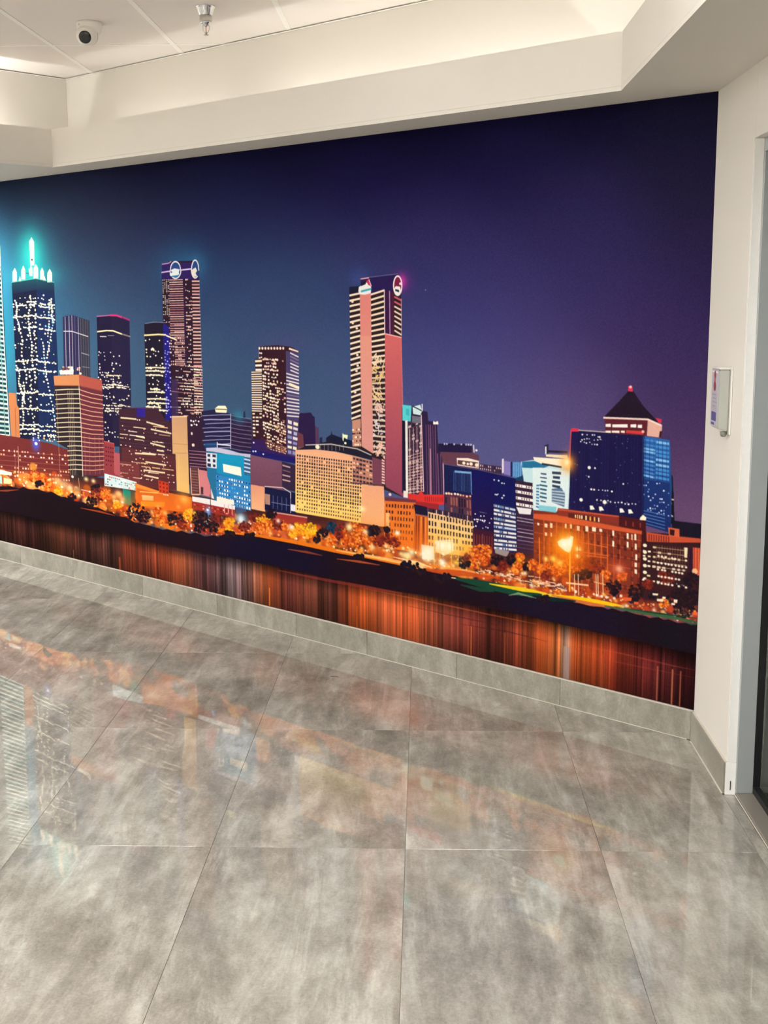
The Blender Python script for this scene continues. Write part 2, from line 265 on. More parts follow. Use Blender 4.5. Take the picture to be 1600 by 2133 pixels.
# P round tower
poly([(524, 775), (532, 773), (532, 748), (539.5, 747), (540, 722), (575, 719), (606, 722), (622, 731), (624, 868), (619, 952), (600, 950), (526, 914)], (54, 26, 38))
poly([(596, 731), (622, 733), (624, 868), (618, 952), (598, 946)], (74, 62, 104)); line([(540, 726), (539, 748)], 2, (220, 190, 170), .5)
for k in range(9): disc(541 + k * 6.2, 725.5, 2.1, (248, 226, 206), 1, 3)
poly([(603, 724), (622, 731), (622, 734), (602, 728)], (250, 226, 196)); Face((540, 731), (546, 731), (546, 748), (540, 748)).dots(2, 2, 1.7, WHT)
Face((532, 748), (546, 747), (546, 775), (533, 775)).rows(3, .5, CREAM); Face((524, 773), (546, 772), (547, 912), (526, 910)).rows(18, .52, CREAM + WHT, j=.05, v1=.62); Face((525, 858), (547, 858), (547, 912), (527, 910)).grid(3, 7, .8, .5, CREAM, .75)
f = Face((547, 745), (595, 747), (597, 955), (549, 930)); f.dots(9, 27, 1.9, CREAM + PINK[2:], .86, .15, [.5, 1., 1.], u1=.68, ry=2.1); f.dots(5, 27, 1.9, CREAM + PINK, .75, .2, [.2, 1., 1.], u0=.62, v0=.24); f.rows(27, .4, [(246, 196, 140), (250, 220, 180)], u0=.55, v0=.62, p=.5, brk=.2)
f.dots(3, 4, 1.8, PINK, .6, v0=.0, v1=.08)
g = Face((596, 731), (622, 735), (624, 868), (598, 872)); 
for v in np.arange(.04, .98, .052):
    p0 = g.P(.02 if v > .3 else .35, v - .02); p1 = g.P(1, v + .025); line([p0, p1], 3.6, WHT[rg.integers(3)], .95 if rg.random() > .12 else .3)
line([(603, 800), (623, 808)], 8, (252, 236, 206)); Face((598, 872), (623, 880), (619, 950), (599, 946)).grid(2, 7, .8, .62, [(176, 176, 210), (230, 220, 220), (140, 140, 186), (240, 226, 190)], .9)
poly([(544, 912), (596, 930), (597, 960), (560, 948)], (96, 40, 36), .6); Face((556, 920), (597, 935), (597, 952), (556, 942)).grid(7, 4, .6, .5, CREAM + [(240, 150, 100)], .7)
poly([(525, 914), (552, 916), (556, 934), (618, 952), (618, 962), (523, 948)], (52, 30, 84)); poly([(523, 934), (560, 944), (618, 954), (618, 966), (523, 948)], (30, 26, 96))
for x, y in [(529, 922), (528, 940), (533, 940), (549, 946)]: disc(x, y, 1.8, (226, 226, 250))
# Q mauve boxes
poly([(522, 947), (590, 962), (590, 1022), (522, 1012)], (122, 78, 100), 1, (106, 66, 84)); poly([(588, 961), (617, 970), (617, 1024), (588, 1018)], (52, 36, 62)); Face((589, 964), (616, 972), (616, 1010), (589, 1004)).rows(4, .3, [(196, 160, 150), (120, 80, 90)], u1=.6)
poly([(523, 1009), (552, 1014), (553, 1066), (524, 1060)], (226, 152, 120), 1, (240, 180, 130)); f = Face((552, 1014), (617, 1027), (617, 1072), (552, 1062)).fill((24, 26, 60)); line([(552, 1013), (590, 1016), (606, 1026), (606, 1068)], 3, (216, 190, 186)); f.cols(5, .12, [(90, 100, 150)], .2, .9, .3, .9); line([(566, 1046), (604, 1053)], 2.4, (130, 130, 170), .8); poly([(606, 1050), (618, 1052), (618, 1066), (606, 1064)], (230, 226, 240)); poly([(552, 1028), (563, 1030), (563, 1052), (553, 1050)], (236, 176, 140), .7)
line([(570, 1067), (640, 1078)], 4, (226, 150, 140)); poly([(570, 1069), (640, 1080), (640, 1092), (570, 1086)], (150, 46, 44))
# R dark far towers
poly([(624, 861), (648, 859), (652, 866), (656, 868), (657, 888), (664, 891), (665, 932), (620, 930)], (42, 28, 66)); poly([(657, 888), (664, 891), (665, 930), (658, 930)], (96, 60, 86), .8); poly([(621, 900), (632, 905), (634, 935), (620, 934)], (130, 66, 66), .7)
poly([(666, 912), (672, 910), (672, 935), (666, 935)], (40, 40, 70)); poly([(680, 912), (690, 905), (691, 897), (693, 905), (712, 912), (734, 918), (734, 940), (680, 935)], (26, 28, 52)); poly([(714, 902), (717, 905), (725, 906), (724, 915), (717, 911), (716, 920), (714, 916)], (236, 240, 190)); disc(720, 923, 2.5, (240, 240, 190))
# T great tower
poly([(728, 600), (752, 596), (752, 578), (770, 577), (828, 571), (836, 582), (836, 614), (842, 1036), (776, 1010), (776, 950), (735, 940)], (44, 32, 34))
poly([(728, 600), (730, 597), (751, 596), (753, 579), (829, 571), (836, 584), (836, 618), (801, 606), (773, 612), (729, 615)], (40, 28, 78)); poly([(729, 598), (748, 596), (748, 614), (729, 616)], (30, 30, 52)); line([(770, 577.5), (829, 570.5)], 1.6, (150, 150, 180), .7)
fL = Face((729, 613), (750, 611), (752, 925), (734, 930)); fM = Face((773, 610), (801, 604), (804, 960), (776, 952)); fR = Face((821, 614), (836, 618), (836.5, 700), (821.5, 694))
for k in range(28):
    v = k * .0352; a0 = fL.P(0, v + .008); a1 = fL.P(1, v)
    if v < .84: line([a0, a1], 5.2, (250, 226, 204))
    if rg.random() < .22: disc(*(a0 * .5 + a1 * .5 + [rg.uniform(-5, 5), 4]), 2.6, (248, 222, 196))
for k in range(31):
    v = k * .0318; b0 = fM.P(0, v + .011); b1 = fM.P(1, v + .002); line([b0, b1], 5, (246, 220, 196), 1. if k < 14 else .85)
for y0, y1, cc in [(742, 762, (240, 214, 176)), (764, 800, (242, 200, 130)), (800, 836, (240, 206, 150)), (836, 862, (236, 196, 180)), (872, 905, (226, 214, 214)), (905, 950, (240, 196, 176))]:
    for _ in range(16):
        x = rg.uniform(778, 800); y = rg.uniform(y0, y1); line([(x, y), (x + rg.uniform(-6, 6), y + rg.uniform(-7, 7)), (x + rg.uniform(-5, 7), y + rg.uniform(-6, 9))], rg.uniform(2, 4), cc, .9)
    disc(rg.uniform(783, 796), (y0 + y1) / 2, 4, cc, .9, 5)
for _ in range(18): disc(rg.uniform(779, 800), rg.uniform(760, 945), rg.uniform(1.2, 2.8), (48, 34, 36))
poly([(734, 876), (752, 872), (753, 930), (735, 930)], (234, 166, 136), .8); Face((734, 892), (752, 890), (753, 930), (735, 930)).rows(5, .5, [(60, 36, 40), (250, 232, 210)], brk=.3)
poly([(750, 613), (773, 611), (778, 945), (754, 930)], (220, 130, 122), 1, (222, 156, 140)); poly([(750, 700), (774.5, 700), (778, 945), (754, 930)], (228, 160, 136), .55, (206, 138, 136))
poly([(801, 605), (821, 606), (822, 697), (803, 694)], (56, 26, 66)); line([(812, 606), (813, 695)], 3.2, (196, 150, 190), .9); line([(801, 604), (802, 694)], 3, (236, 206, 206)); poly([(816, 608), (821, 610), (821.5, 696), (817, 695)], (76, 30, 50))
for k in range(8): line([fR.P(.08, .05 + k * .125), fR.P(1, .09 + k * .125)], 4.4, (246, 216, 196) if k > 1 else (210, 90, 110))
poly([(836, 622), (837, 622), (837.5, 700), (836.5, 700)], (230, 180, 190))
poly([(802, 694), (837, 702), (842.5, 1036), (804, 1014)], (208, 102, 102), 1, (138, 64, 88)); line([(802.5, 695), (837, 703)], 3, (240, 180, 170)); line([(836.5, 705), (841, 900)], 2, (226, 140, 140), .7)
poly([(747, 607), (748, 598), (757, 592), (762, 588), (771, 590), (774, 600), (773, 611), (760, 614), (750, 613)], (240, 240, 234)); poly([(752, 590), (764, 584), (762, 592), (753, 596)], (30, 28, 50)); line([(752, 581), (769, 578.5)], 3.4, (226, 170, 180)); poly([(763, 585), (770, 582), (774, 596), (768, 594)], (200, 50, 90)); line([(769, 582), (774, 596)], 2.4, (246, 226, 230)); line([(753, 607), (773, 602)], 5, (70, 170, 190))
qs = [(829 + 8.6 * math.sin(t), 595 - 20 * math.cos(t)) for t in np.linspace(0, 2 * math.pi, 28)]; poly(qs, (120, 30, 66)); line(qs, 4, (246, 232, 232)); poly([(821, 602), (825, 596), (834, 597), (836, 606), (833, 614), (823, 613)], (244, 240, 234)); poly([(824, 602), (832, 604), (832, 609), (824, 606)], (30, 50, 60)); disc(835, 591, 3, (250, 220, 240))
disc(887, 604, 1.5, (120, 120, 190))
# S cream office slab
poly([(636, 930), (690, 918), (735, 930), (776, 945), (776, 958), (700, 940), (617, 938)], (34, 30, 46)); line([(637, 927), (690, 925), (716, 930), (745, 935), (774, 948)], 3, (214, 206, 196), .9)
for k in range(7): line([(668 + k * 8, 926), (668 + k * 8, 938)], 2, (170, 160, 150), .7)
disc(662, 931, 4.6, (250, 240, 206))
poly([(616, 937), (660, 936), (700, 941), (740, 950), (776, 960), (777, 1010), (755, 1013), (753, 1090), (616, 1067)], (236, 172, 136), 1, (250, 208, 112)); poly([(616, 1010), (753, 1036), (753, 1090), (616, 1067)], (252, 216, 110), .45)
f = Face((618, 941), (755, 958), (753, 1090), (618, 1066)); f.grid(27, 13, .60, .64, [(58, 38, 50), (84, 52, 54), (44, 30, 48)], .97, v0=.03, v1=.74); f.grid(27, 4, .5, .5, [(110, 70, 50), (84, 52, 44), (60, 40, 50)], .92, v0=.74, v1=.98); f.rows(13, .1, [(250, 206, 160)], a=.6)
f = Face((735, 950), (776, 960), (777, 1012), (735, 1004)); f.fill((170, 108, 96), None, .7).grid(6, 6, .8, .5, [(54, 40, 56), (236, 180, 150), (60, 44, 56)], .95)
poly([(776, 952), (796, 958), (796, 1012), (777, 1008)], (116, 64, 82)); Face((795, 955), (803, 958), (804, 1010), (795, 1008)).fill((130, 70, 80)).rows(9, .5, [(240, 210, 200)], u0=.1, u1=.8)
poly([(755, 1011), (800, 1012), (804, 1098), (753, 1090)], (236, 166, 128), 1, (244, 176, 116)); line([(733, 1006), (777, 1009), (800, 1012)], 3, (90, 56, 66)); glow(754, 1060, 9, (255, 240, 180), .9, 7)
# U teal-topped building
poly([(838, 848), (860, 845), (880, 855), (891, 858), (893, 877), (911, 878), (913, 925), (928, 940), (928, 1036), (838, 1026)], (46, 34, 64))
poly([(839, 843), (858, 845), (856, 878), (839, 876)], (88, 204, 208)); poly([(846, 851), (853, 852), (853, 866), (846, 864)], (60, 170, 180), .8); poly([(860, 847), (876, 843), (880, 856), (876, 865), (861, 862)], (206, 230, 230)); line([(860, 846), (880, 856)], 2.6, (30, 30, 40)); line([(880, 842), (880, 856)], 3.4, (226, 232, 236))
poly([(839, 877), (845, 877), (846, 1022), (840, 1020)], (30, 26, 46)); poly([(844.5, 876), (849.5, 876), (851, 1028), (846, 1028)], (236, 232, 226)); poly([(841, 1022), (850, 1023), (850, 1037), (841, 1036)], (240, 226, 214))
f = Face((850, 880), (880, 868), (882, 1026), (851, 1030)).fill((72, 48, 68)); f.grid(4, 22, .72, .62, [(36, 28, 48), (50, 34, 50), (200, 180, 170)], .95); f.cols(4, .2, [(226, 190, 176), (190, 160, 170)], v0=.1); f.rows(14, .2, [(230, 180, 160)], v0=.45)
Face((859, 866), (877, 868), (877, 882), (859, 880)).fill((80, 80, 96)).rows(5, .3, [(170, 180, 190)]); line([(878, 864), (883, 1024)], 3.2, (226, 190, 200))
for k, x in enumerate((888, 893, 897, 902, 907, 912, 918, 924)): line([(x, 885 if x < 912 else 945), (x + 3, 1030)], 2 + (k % 3), (130, 84, 120), .8)
line([(897, 935), (898, 1030)], 3, (214, 150, 150), .9); line([(923, 938), (925, 1030)], 3, (226, 180, 190), .9); poly([(903, 877), (907, 879), (913, 877), (914, 884), (903, 884)], (248, 242, 226))
# red roofs
poly([(850, 1028), (872, 1030), (877, 1022), (884, 1030), (926, 1030), (927, 1050), (880, 1058), (851, 1045)], (214, 52, 48)); poly([(866, 1044), (914, 1050), (914, 1062), (868, 1060)], (150, 40, 46)); Face((884, 1034), (924, 1036), (924, 1046), (884, 1044)).cols(9, .4, [(150, 34, 40)])
# V building behind
poly([(913, 924), (983, 926), (988, 945), (998, 948), (1000, 978), (924, 966)], (98, 60, 76)); poly([(914, 924), (984, 927), (983, 943), (914, 941)], (34, 26, 60)); Face((924, 922), (984, 924), (984, 929), (924, 927)).grid(12, 1, .7, .8, [(190, 186, 210), (30, 26, 46)], .9); line([(987, 927), (988, 942)], 3, (230, 226, 226)); disc(993, 938, 2.4, (236, 230, 226))
poly([(952, 954), (975, 954), (998, 960), (998, 976), (953, 969)], (240, 226, 206)); poly([(954, 958), (996, 963), (997, 974), (954, 967)], (90, 56, 60)); Face((962, 960), (996, 966), (997, 973), (962, 968)).dots(4, 1, 3.2, [(250, 232, 206)])
poly([(1000, 966), (1045, 972), (1046, 988), (998, 980)], (60, 44, 66)); Face((1000, 966), (1045, 973), (1046, 986), (999, 979)).grid(11, 2, .5, .6, [(206, 180, 186), (30, 26, 50), (226, 190, 170)], .8)
# W navy glass blocks
poly([(926, 966), (1000, 978), (1075, 995), (1080, 1125), (1030, 1152), (926, 1140)], (24, 22, 76)); poly([(926, 967), (984, 979), (984, 1030), (926, 1022)], (26, 30, 72)); line([(926, 966.5), (1000, 979), (1075, 996)], 2, (110, 90, 130), .8)
f = Face((944, 982), (982, 986), (983, 1026), (944, 1022)); f.cols(12, .3, [(90, 130, 190), (60, 90, 150)], a=.7); line([(948, 982), (982, 985)], 5, (130, 180, 226), .9); line([(982, 984), (983, 1030)], 2, (110, 160, 214))
f = Face((927, 1024), (982, 1032), (984, 1085), (927, 1070)).fill((84, 46, 66)); f.grid(10, 2, .62, .8, [(36, 28, 50), (150, 90, 80), (60, 60, 80)], .9, v0=.15); Face((927, 1024), (982, 1032), (982, 1037), (927, 1029)).dots(9, 1, 2.2, [(250, 226, 200), (246, 190, 140)])
poly([(983, 980), (1030, 988), (1030, 1146), (985, 1140)], (20, 20, 84), 1, (40, 22, 56)); f = Face((985, 1040), (1029, 1050), (1029, 1130), (986, 1125)); f.rows(1, .04, [(170, 170, 200)], v0=.15, v1=.4, brk=.2); f.dots(12, 5, 1.5, WHT, .3, v0=.3, rowp=[.2, 1.]); Face((987, 1080), (1012, 1083), (1012, 1086), (987, 1083)).dots(6, 1, 1.9, WHT, .9); line([(1006, 1112), (1007, 1142)], 2.6, (230, 200, 190))
poly([(1030, 988), (1075, 998), (1077, 1150), (1030, 1152)], (20, 22, 80)); Face((1029, 990), (1052, 996), (1052, 1042), (1030, 1038)).dots(6, 7, 1.5, WHT, .5, .3, [.2, 1.])
f = Face((1029, 1048), (1074, 1058), (1077, 1150), (1030, 1146)).fill((40, 44, 90)); f.rows(11, .52, [(236, 232, 232), (196, 206, 226), (230, 226, 220)], j=.12); f.grid(9, 11, .4, .5, [(40, 44, 80)], .35); f.grid(3, 11, .8, .5, [(90, 130, 180)], .3, u0=.1, u1=.5); line([(1050, 1050), (1050, 1100)], 2, (30, 36, 80)); poly([(1031, 1142), (1062, 1148), (1056, 1160), (1032, 1152)], (150, 140, 140))
# X pale fins
poly([(1046, 956), (1050, 955), (1051, 984), (1046, 986)], (226, 214, 226)); poly([(1050, 960), (1066, 962), (1066, 992), (1050, 987)], (132, 118, 180)); poly([(1064, 962), (1068, 962), (1068, 993), (1064, 992)], (30, 36, 80)); poly([(1068, 962), (1088, 962), (1087, 997), (1068, 994)], (74, 130, 186)); Face((1069, 963), (1087, 964), (1087, 995), (1069, 992)).cols(4, .3, [(130, 180, 220)])
# Y white-cyan building
poly([(1086, 962), (1110, 958), (1190, 960), (1184, 1068), (1110, 1062), (1092, 1010)], (196, 226, 230)); poly([(1088, 962), (1112, 960), (1150, 968), (1130, 976), (1088, 974)], (36, 110, 150)); poly([(1075, 996), (1090, 990), (1092, 1005), (1076, 1003)], (26, 60, 90))
poly([(1111, 952), (1188, 957), (1186, 974), (1128, 966), (1114, 960)], (250, 238, 212)); line([(1130, 966), (1170, 973)], 4, (50, 40, 50)); poly([(1138, 946), (1182, 948), (1184, 956), (1138, 951)], (240, 220, 180)); poly([(1135, 927), (1143, 925), (1143, 946), (1136, 946)], (40, 40, 66)); poly([(1136, 930), (1139, 930), (1139, 946), (1136, 946)], (226, 226, 230)); line([(1143, 940), (1182, 942)], 5, (44, 36, 56))
poly([(1110, 974), (1130, 974), (1186, 982), (1182, 1066), (1112, 1062)], (222, 238, 238)); Face((1125, 982), (1141, 984), (1140, 1050), (1124, 1046)).grid(1, 8, .9, .42, [(40, 90, 120), (60, 80, 110)]); Face((1150, 980), (1170, 981), (1168, 1020), (1150, 1016)).grid(1, 4, .95, .5, [(50, 60, 80)]); Face((1118, 1008), (1124, 1008), (1123, 1060), (1117, 1058)).rows(8, .5, [(60, 120, 170)])
poly([(1150, 1018), (1170, 1016), (1178, 1030), (1176, 1056), (1150, 1046)], (66, 96, 130), .85); Face((1150, 1020), (1178, 1022), (1178, 1054), (1150, 1048)).rows(5, .4, [(196, 206, 214)]); poly([(1124, 1052), (1160, 1056), (1158, 1070), (1122, 1064)], (120, 200, 216), .9)
# striped part left of it
poly([(1074, 1000), (1110, 1006), (1112, 1156), (1078, 1150)], (56, 34, 56)); f = Face((1074, 1004), (1110, 1010), (1111, 1062), (1076, 1056)); f.rows(4, .45, WHT); f.grid(7, 4, .4, .3, [(110, 70, 76)], .7); poly([(1076, 1056), (1108, 1060), (1106, 1072), (1082, 1070)], (236, 232, 232)); Face((1077, 1072), (1111, 1078), (1112, 1150), (1079, 1145)).rows(9, .2, [(150, 120, 160), (90, 60, 90), (190, 180, 200)], j=.2)
# Z hip-roofed navy tower
poly([(1394, 985), (1402, 992), (1404, 1040), (1406, 1092), (1388, 1090)], (26, 24, 30)); poly([(1394, 1024), (1404, 1026), (1404, 1046), (1393, 1044)], (26, 22, 26)); line([(1386, 1038), (1404, 1041)], 3, (236, 200, 170)); poly([(1383, 1045), (1400, 1047), (1399, 1053), (1383, 1050)], (240, 226, 196)); line([(1382, 1060), (1402, 1076)], 3, (190, 190, 220))
poly([(1190, 896), (1262, 900), (1342, 906), (1340, 1086), (1186, 1068)], (28, 24, 66)); f = Face((1192, 898), (1338, 908), (1336, 1080), (1188, 1066)); f.cols(24, .2, [(40, 40, 96), (20, 18, 50)], a=.4)
f.dots(8, 3, 1.6, WHT, .7, .3, u0=.12, u1=.42, v0=.01, v1=.16); f.dots(16, 14, 1.0, [(120, 120, 170)], .16, .4); f.dots(10, 1, 1.8, WHT, .7, v0=.68, v1=.72, u0=.28, u1=.6); f.dots(12, 1, 1.9, WHT, .75, v0=.8, v1=.86, u0=.35, u1=.95)
for x, y, r in [(1228, 974, 3.4), (1240, 975, 2), (1227, 993, 1.8), (1211, 1041, 3.6), (1260, 1046, 4.2), (1299, 1008, 1.8)]: disc(x, y, r, (248, 244, 226))
for x, y in [(1234, 1057), (1253, 1059), (1296, 1063), (1314, 1065)]: poly([(x - 5, y - 4), (x + 1, y - 4), (x + 6, y + 4), (x - 4, y + 5)], (250, 246, 228))
poly([(1340, 908), (1396, 917), (1400, 1010), (1398, 1110), (1338, 1090)], (44, 100, 168), 1, (26, 40, 92)); g = Face((1341, 912), (1366, 916), (1364, 1000), (1340, 994)); g.rows(10, .5, [(90, 160, 220), (130, 190, 236), (70, 130, 200)], j=.15); g2 = Face((1368, 916), (1394, 920), (1394, 1005), (1366, 1000)); g2.rows(9, .55, [(70, 140, 206), (130, 190, 236)], j=.15); Face((1341, 912), (1394, 920), (1394, 1005), (1340, 996)).cols(6, .1, [(24, 40, 90)])
Face((1340, 998), (1396, 1006), (1396, 1110), (1338, 1092)).fill((26, 40, 96), None, .7).dots(12, 9, 1.6, [(200, 210, 240), (120, 150, 210), (240, 240, 246)], .5, .25, [.3, 1., .7], v1=.7); Face((1340, 1060), (1386, 1070), (1386, 1105), (1340, 1092)).rows(5, .2, [(90, 140, 200)])
line([(1342, 908), (1340, 1080)], 2, (20, 18, 50))
poly([(1260, 870), (1350, 873), (1353, 908), (1300, 905), (1262, 902)], (92, 34, 44)); poly([(1350, 874), (1380, 886), (1378, 912), (1348, 908)], (222, 172, 156)); poly([(1375, 898), (1380, 898), (1378, 912), (1373, 911)], (60, 34, 40))
for x0, x1, y in [(1262, 1273, 886), (1276, 1308, 887), (1314, 1326, 887), (1329, 1338, 888)]: poly([(x0, y - 3), (x1, y - 3.5), (x1, y + 3.5), (x0, y + 3)], (250, 244, 236))
for x0, x1 in [(1262, 1273), (1275, 1291), (1294, 1302)]: poly([(x0, 897), (x1, 897), (x1, 902), (x0, 901)], (250, 240, 226))
poly([(1305, 896), (1342, 898), (1340, 905), (1305, 902)], (200, 60, 60)); disc(1340, 899, 3, (250, 226, 206), .8)
poly([(1312, 812), (1319, 813), (1340, 845), (1376, 884), (1352, 875), (1258, 869), (1290, 836)], (36, 24, 40)); line([(1258, 870), (1350, 873.5), (1378, 886)], 4, (244, 216, 206)); poly([(1309, 804), (1318, 804), (1319, 816), (1309, 815)], (206, 56, 80)); disc(1314, 806, 3, (246, 190, 190))
poly([(1189, 895), (1194, 891), (1206, 893), (1206, 899), (1192, 899)], (214, 50, 76)); line([(1190, 897), (1187, 960)], 3.4, (190, 70, 80)); poly([(1366, 870), (1379, 873), (1378, 882), (1372, 880)], (206, 50, 76)); line([(1206, 896), (1262, 900)], 2.4, (196, 180, 176))
glow(1184, 965, 17, (255, 150, 40), .95, 22); glow(1181, 963, 9, (255, 236, 180), 1., 12)
# far right sky-line block
poly([(1400, 1084), (1468, 1092), (1468, 1130), (1400, 1118)], (26, 22, 36))
# ---- lower right brick front
poly([(1112, 1062), (1160, 1068), (1163, 1058), (1290, 1074), (1345, 1085), (1345, 1270), (1112, 1215)], (122, 48, 34)); poly([(1112, 1070), (1160, 1072), (1345, 1108), (1345, 1114), (1112, 1080)], (206, 88, 50)); poly([(1163, 1060), (1290, 1075), (1290, 1090), (1163, 1074)], (132, 48, 40)); line([(1163, 1061), (1290, 1076)], 3, (200, 84, 56)); Face((1184, 1068), (1250, 1078), (1250, 1088), (1184, 1078)).fill((80, 30, 30)).grid(12, 1, .7, .8, [(250, 226, 176), (236, 170, 90), (90, 34, 30)], .95, u0=.2)
poly([(1290, 1074), (1346, 1084), (1346, 1106), (1290, 1096)], (70, 24, 28)); Face((1297, 1084), (1342, 1090), (1342, 1100), (1297, 1094)).cols(3, .2, [(130, 50, 44)]); poly([(1334, 1078), (1340, 1072), (1347, 1078), (1346, 1084), (1333, 1083)], (250, 240, 210))
f = Face((1114, 1080), (1338, 1116), (1338, 1262), (1114, 1214)); f.cols(17, .12, [(196, 84, 40), (226, 110, 46)], p=.8, a=.7); f.rows(7, .08, [(206, 92, 46)], a=.6, p=.8); f.grid(16, 7, .42, .5, [(66, 26, 28), (90, 34, 30)], .75, a=.8)
for x, y, w_, h_ in [(1122, 1091, 4, 5), (1138, 1094, 6, 8), (1149, 1094, 5, 10), (1138, 1112, 5, 7), (1149, 1113, 3, 8), (1179, 1095, 4, 9), (1190, 1096, 4, 9), (1205, 1100, 6, 10), (1223, 1101, 6, 11), (1238, 1102, 8, 9), (1252, 1104, 6, 6), (1278, 1110, 4, 11), (1278, 1132, 4, 12), (1308, 1116, 4, 12), (1317, 1118, 2, 12), (1324, 1118, 4, 13), (1308, 1134, 4, 12), (1325, 1138, 4, 12), (1326, 1160, 4, 12), (1325, 1176, 5, 9), (1325, 1190, 5, 9)]:
    poly([(x - w_ / 2, y - h_ / 2), (x + w_ / 2, y - h_ / 2 + 1), (x + w_ / 2, y + h_ / 2 + 1), (x - w_ / 2, y + h_ / 2)], (250, 236, 206))
poly([(1338, 1102), (1346, 1104), (1346, 1230), (1332, 1225)], (60, 22, 26)); 
# BB right block
poly([(1345, 1108), (1400, 1112), (1462, 1122), (1462, 1300), (1332, 1260)], (56, 28, 32)); poly([(1347, 1108), (1398, 1116), (1462, 1122), (1462, 1130), (1400, 1130), (1348, 1128)], (190, 78, 50)); Face((1350, 1112), (1396, 1118), (1396, 1130), (1350, 1126)).cols(9, .4, [(110, 40, 36)]); poly([(1392, 1098), (1416, 1102), (1416, 1120), (1394, 1116)], (206, 96, 60)); poly([(1396, 1102), (1406, 1104), (1405, 1116), (1396, 1114)], (50, 20, 26))
f = Face((1338, 1132), (1432, 1142), (1428, 1225), (1336, 1212)); f.grid(9, 8, .62, .42, [(250, 240, 214), (246, 226, 186)], .72, rowp=[.3, 1., .8]); f.cols(12, .12, [(170, 120, 80)], v1=.4, u0=.3); f.rows(8, .12, [(196, 160, 120)], p=.5, u0=.25)
for k in range(6): disc(1344, 1136 + k * 14, 4.2, (250, 240, 206), 1, 3.6)
poly([(1444, 1140), (1462, 1142), (1462, 1200), (1444, 1196)], (214, 96, 60)); Face((1444, 1140), (1462, 1142), (1461, 1200), (1444, 1196)).cols(3, .3, [(150, 50, 40)]); poly([(1436, 1142), (1444, 1143), (1444, 1190), (1436, 1188)], (50, 24, 46)); poly([(1426, 1140), (1433, 1141), (1432, 1162), (1426, 1161)], (236, 220, 180)); disc(1448, 1190, 6, (255, 200, 150), .8)
# ---- CC orange fronts in the middle
poly([(802, 1036), (866, 1042), (866, 1045), (862, 1150), (800, 1140)], (222, 110, 44), 1, (236, 130, 40)); poly([(802, 1035), (867, 1041), (867, 1047), (802, 1043)], (110, 50, 60)); disc(813, 1030, 3, (246, 210, 200))
Face((803, 1046), (864, 1050), (861, 1130), (803, 1124)).grid(10, 6, .5, .55, [(90, 44, 36), (70, 36, 40)], .85); poly([(804, 1068), (812, 1068), (812, 1100), (804, 1098)], (250, 200, 130), .8)
poly([(862, 1050), (890, 1056), (892, 1074), (866, 1070)], (30, 26, 50)); poly([(866, 1070), (892, 1076), (892, 1156), (862, 1150)], (200, 92, 36)); Face((866, 1074), (890, 1078), (890, 1150), (864, 1146)).cols(5, .4, [(110, 44, 30), (246, 160, 60)])
poly([(893, 1058), (985, 1074), (985, 1088), (893, 1070)], (60, 40, 60)); f = Face((892, 1066), (986, 1086), (988, 1160), (892, 1150)).fill((240, 196, 140), (250, 206, 100)); f.grid(15, 5, .52, .6, [(44, 30, 44), (60, 40, 40)], .92, v1=.9)
Face((900, 1060), (984, 1076), (984, 1086), (900, 1068)).cols(13, .3, [(226, 190, 180), (30, 26, 50)]); f2 = Face((927, 1066), (983, 1078), (983, 1088), (927, 1076)); f2.cols(8, .4, [(60, 40, 60)], a=.7)
poly([(985, 1100), (1030, 1108), (1030, 1160), (985, 1150)], (70, 28, 40), .8); Face((986, 1112), (1028, 1118), (1028, 1150), (986, 1145)).cols(8, .3, [(130, 50, 40)])
# ---- low left fronts
poly([(18, 818), (33, 819), (35, 842), (40, 850), (42, 914), (24, 912)], (186, 116, 72)); line([(32, 850), (34, 912)], 2.5, (120, 60, 44)); poly([(20, 908), (44, 912), (44, 932), (20, 928)], (46, 30, 50))
poly([(-120, 900), (0, 905), (60, 915), (100, 922), (146, 938), (148, 1010), (-120, 1000)], (104, 42, 42)); f = Face((-100, 925), (144, 945), (148, 1005), (-100, 985)); f.grid(44, 7, .6, .42, [(250, 200, 160), (250, 232, 206), (236, 160, 120)], .62, rowp=[.3, .9, .8]); f.rows(6, .12, [(196, 110, 80)], a=.5)
poly([(60, 905), (145, 918), (145, 936), (84, 920)], (70, 40, 50), .0); Face((66, 905), (116, 908), (118, 922), (68, 918)).dots(9, 3, 1.8, CREAM + [(240, 160, 110)], .5)
glow(75, 925, 9, (70, 90, 210), .9, 16); disc(75.5, 924, 3, (250, 250, 255)); line([(38, 930), (40, 1008)], 3, (226, 190, 160), .9); line([(31, 935), (33, 990)], 2, (190, 130, 110), .6)
# G brick-crowned block
poly([(113, 800), (167, 802), (214, 812), (219, 990), (146, 1005), (143, 935), (119, 922)], (46, 36, 40)); poly([(167, 802), (214, 812), (219, 992), (173, 990)], (96, 44, 54)); poly([(112, 783), (165, 780), (166, 803), (114, 803)], (192, 126, 80)); poly([(165, 780), (213, 792), (213, 814), (166, 803)], (164, 78, 66))
fl = Face((115, 806), (167, 804), (172, 990), (122, 990)); fr = Face((167, 805), (214, 816), (218, 986), (172, 990))
for k in range(18):
    v = .03 + k * .053; a0 = fl.P(0 if v < .65 else .42, v + .006); a1 = fl.P(1, v + .006); line([a0, (a0 + a1) / 2 + [0, -.8], a1], 3, (226, 206, 170)); b0 = fr.P(0, v + .008); b1 = fr.P(1, v + .018); line([b0, (b0 + b1) / 2 + [0, 1.5], b1], 2.6, (226, 160, 130))
for u in (.05, .5, .57, .64, .71): line([fl.P(u, .05), fl.P(u + .02, 1.)], 2.2, (190, 170, 140), .75)
for u in (.15, .35, .6, .8, .97): line([fr.P(u, .55), fr.P(u, 1.)], 1.8, (190, 120, 110), .7)
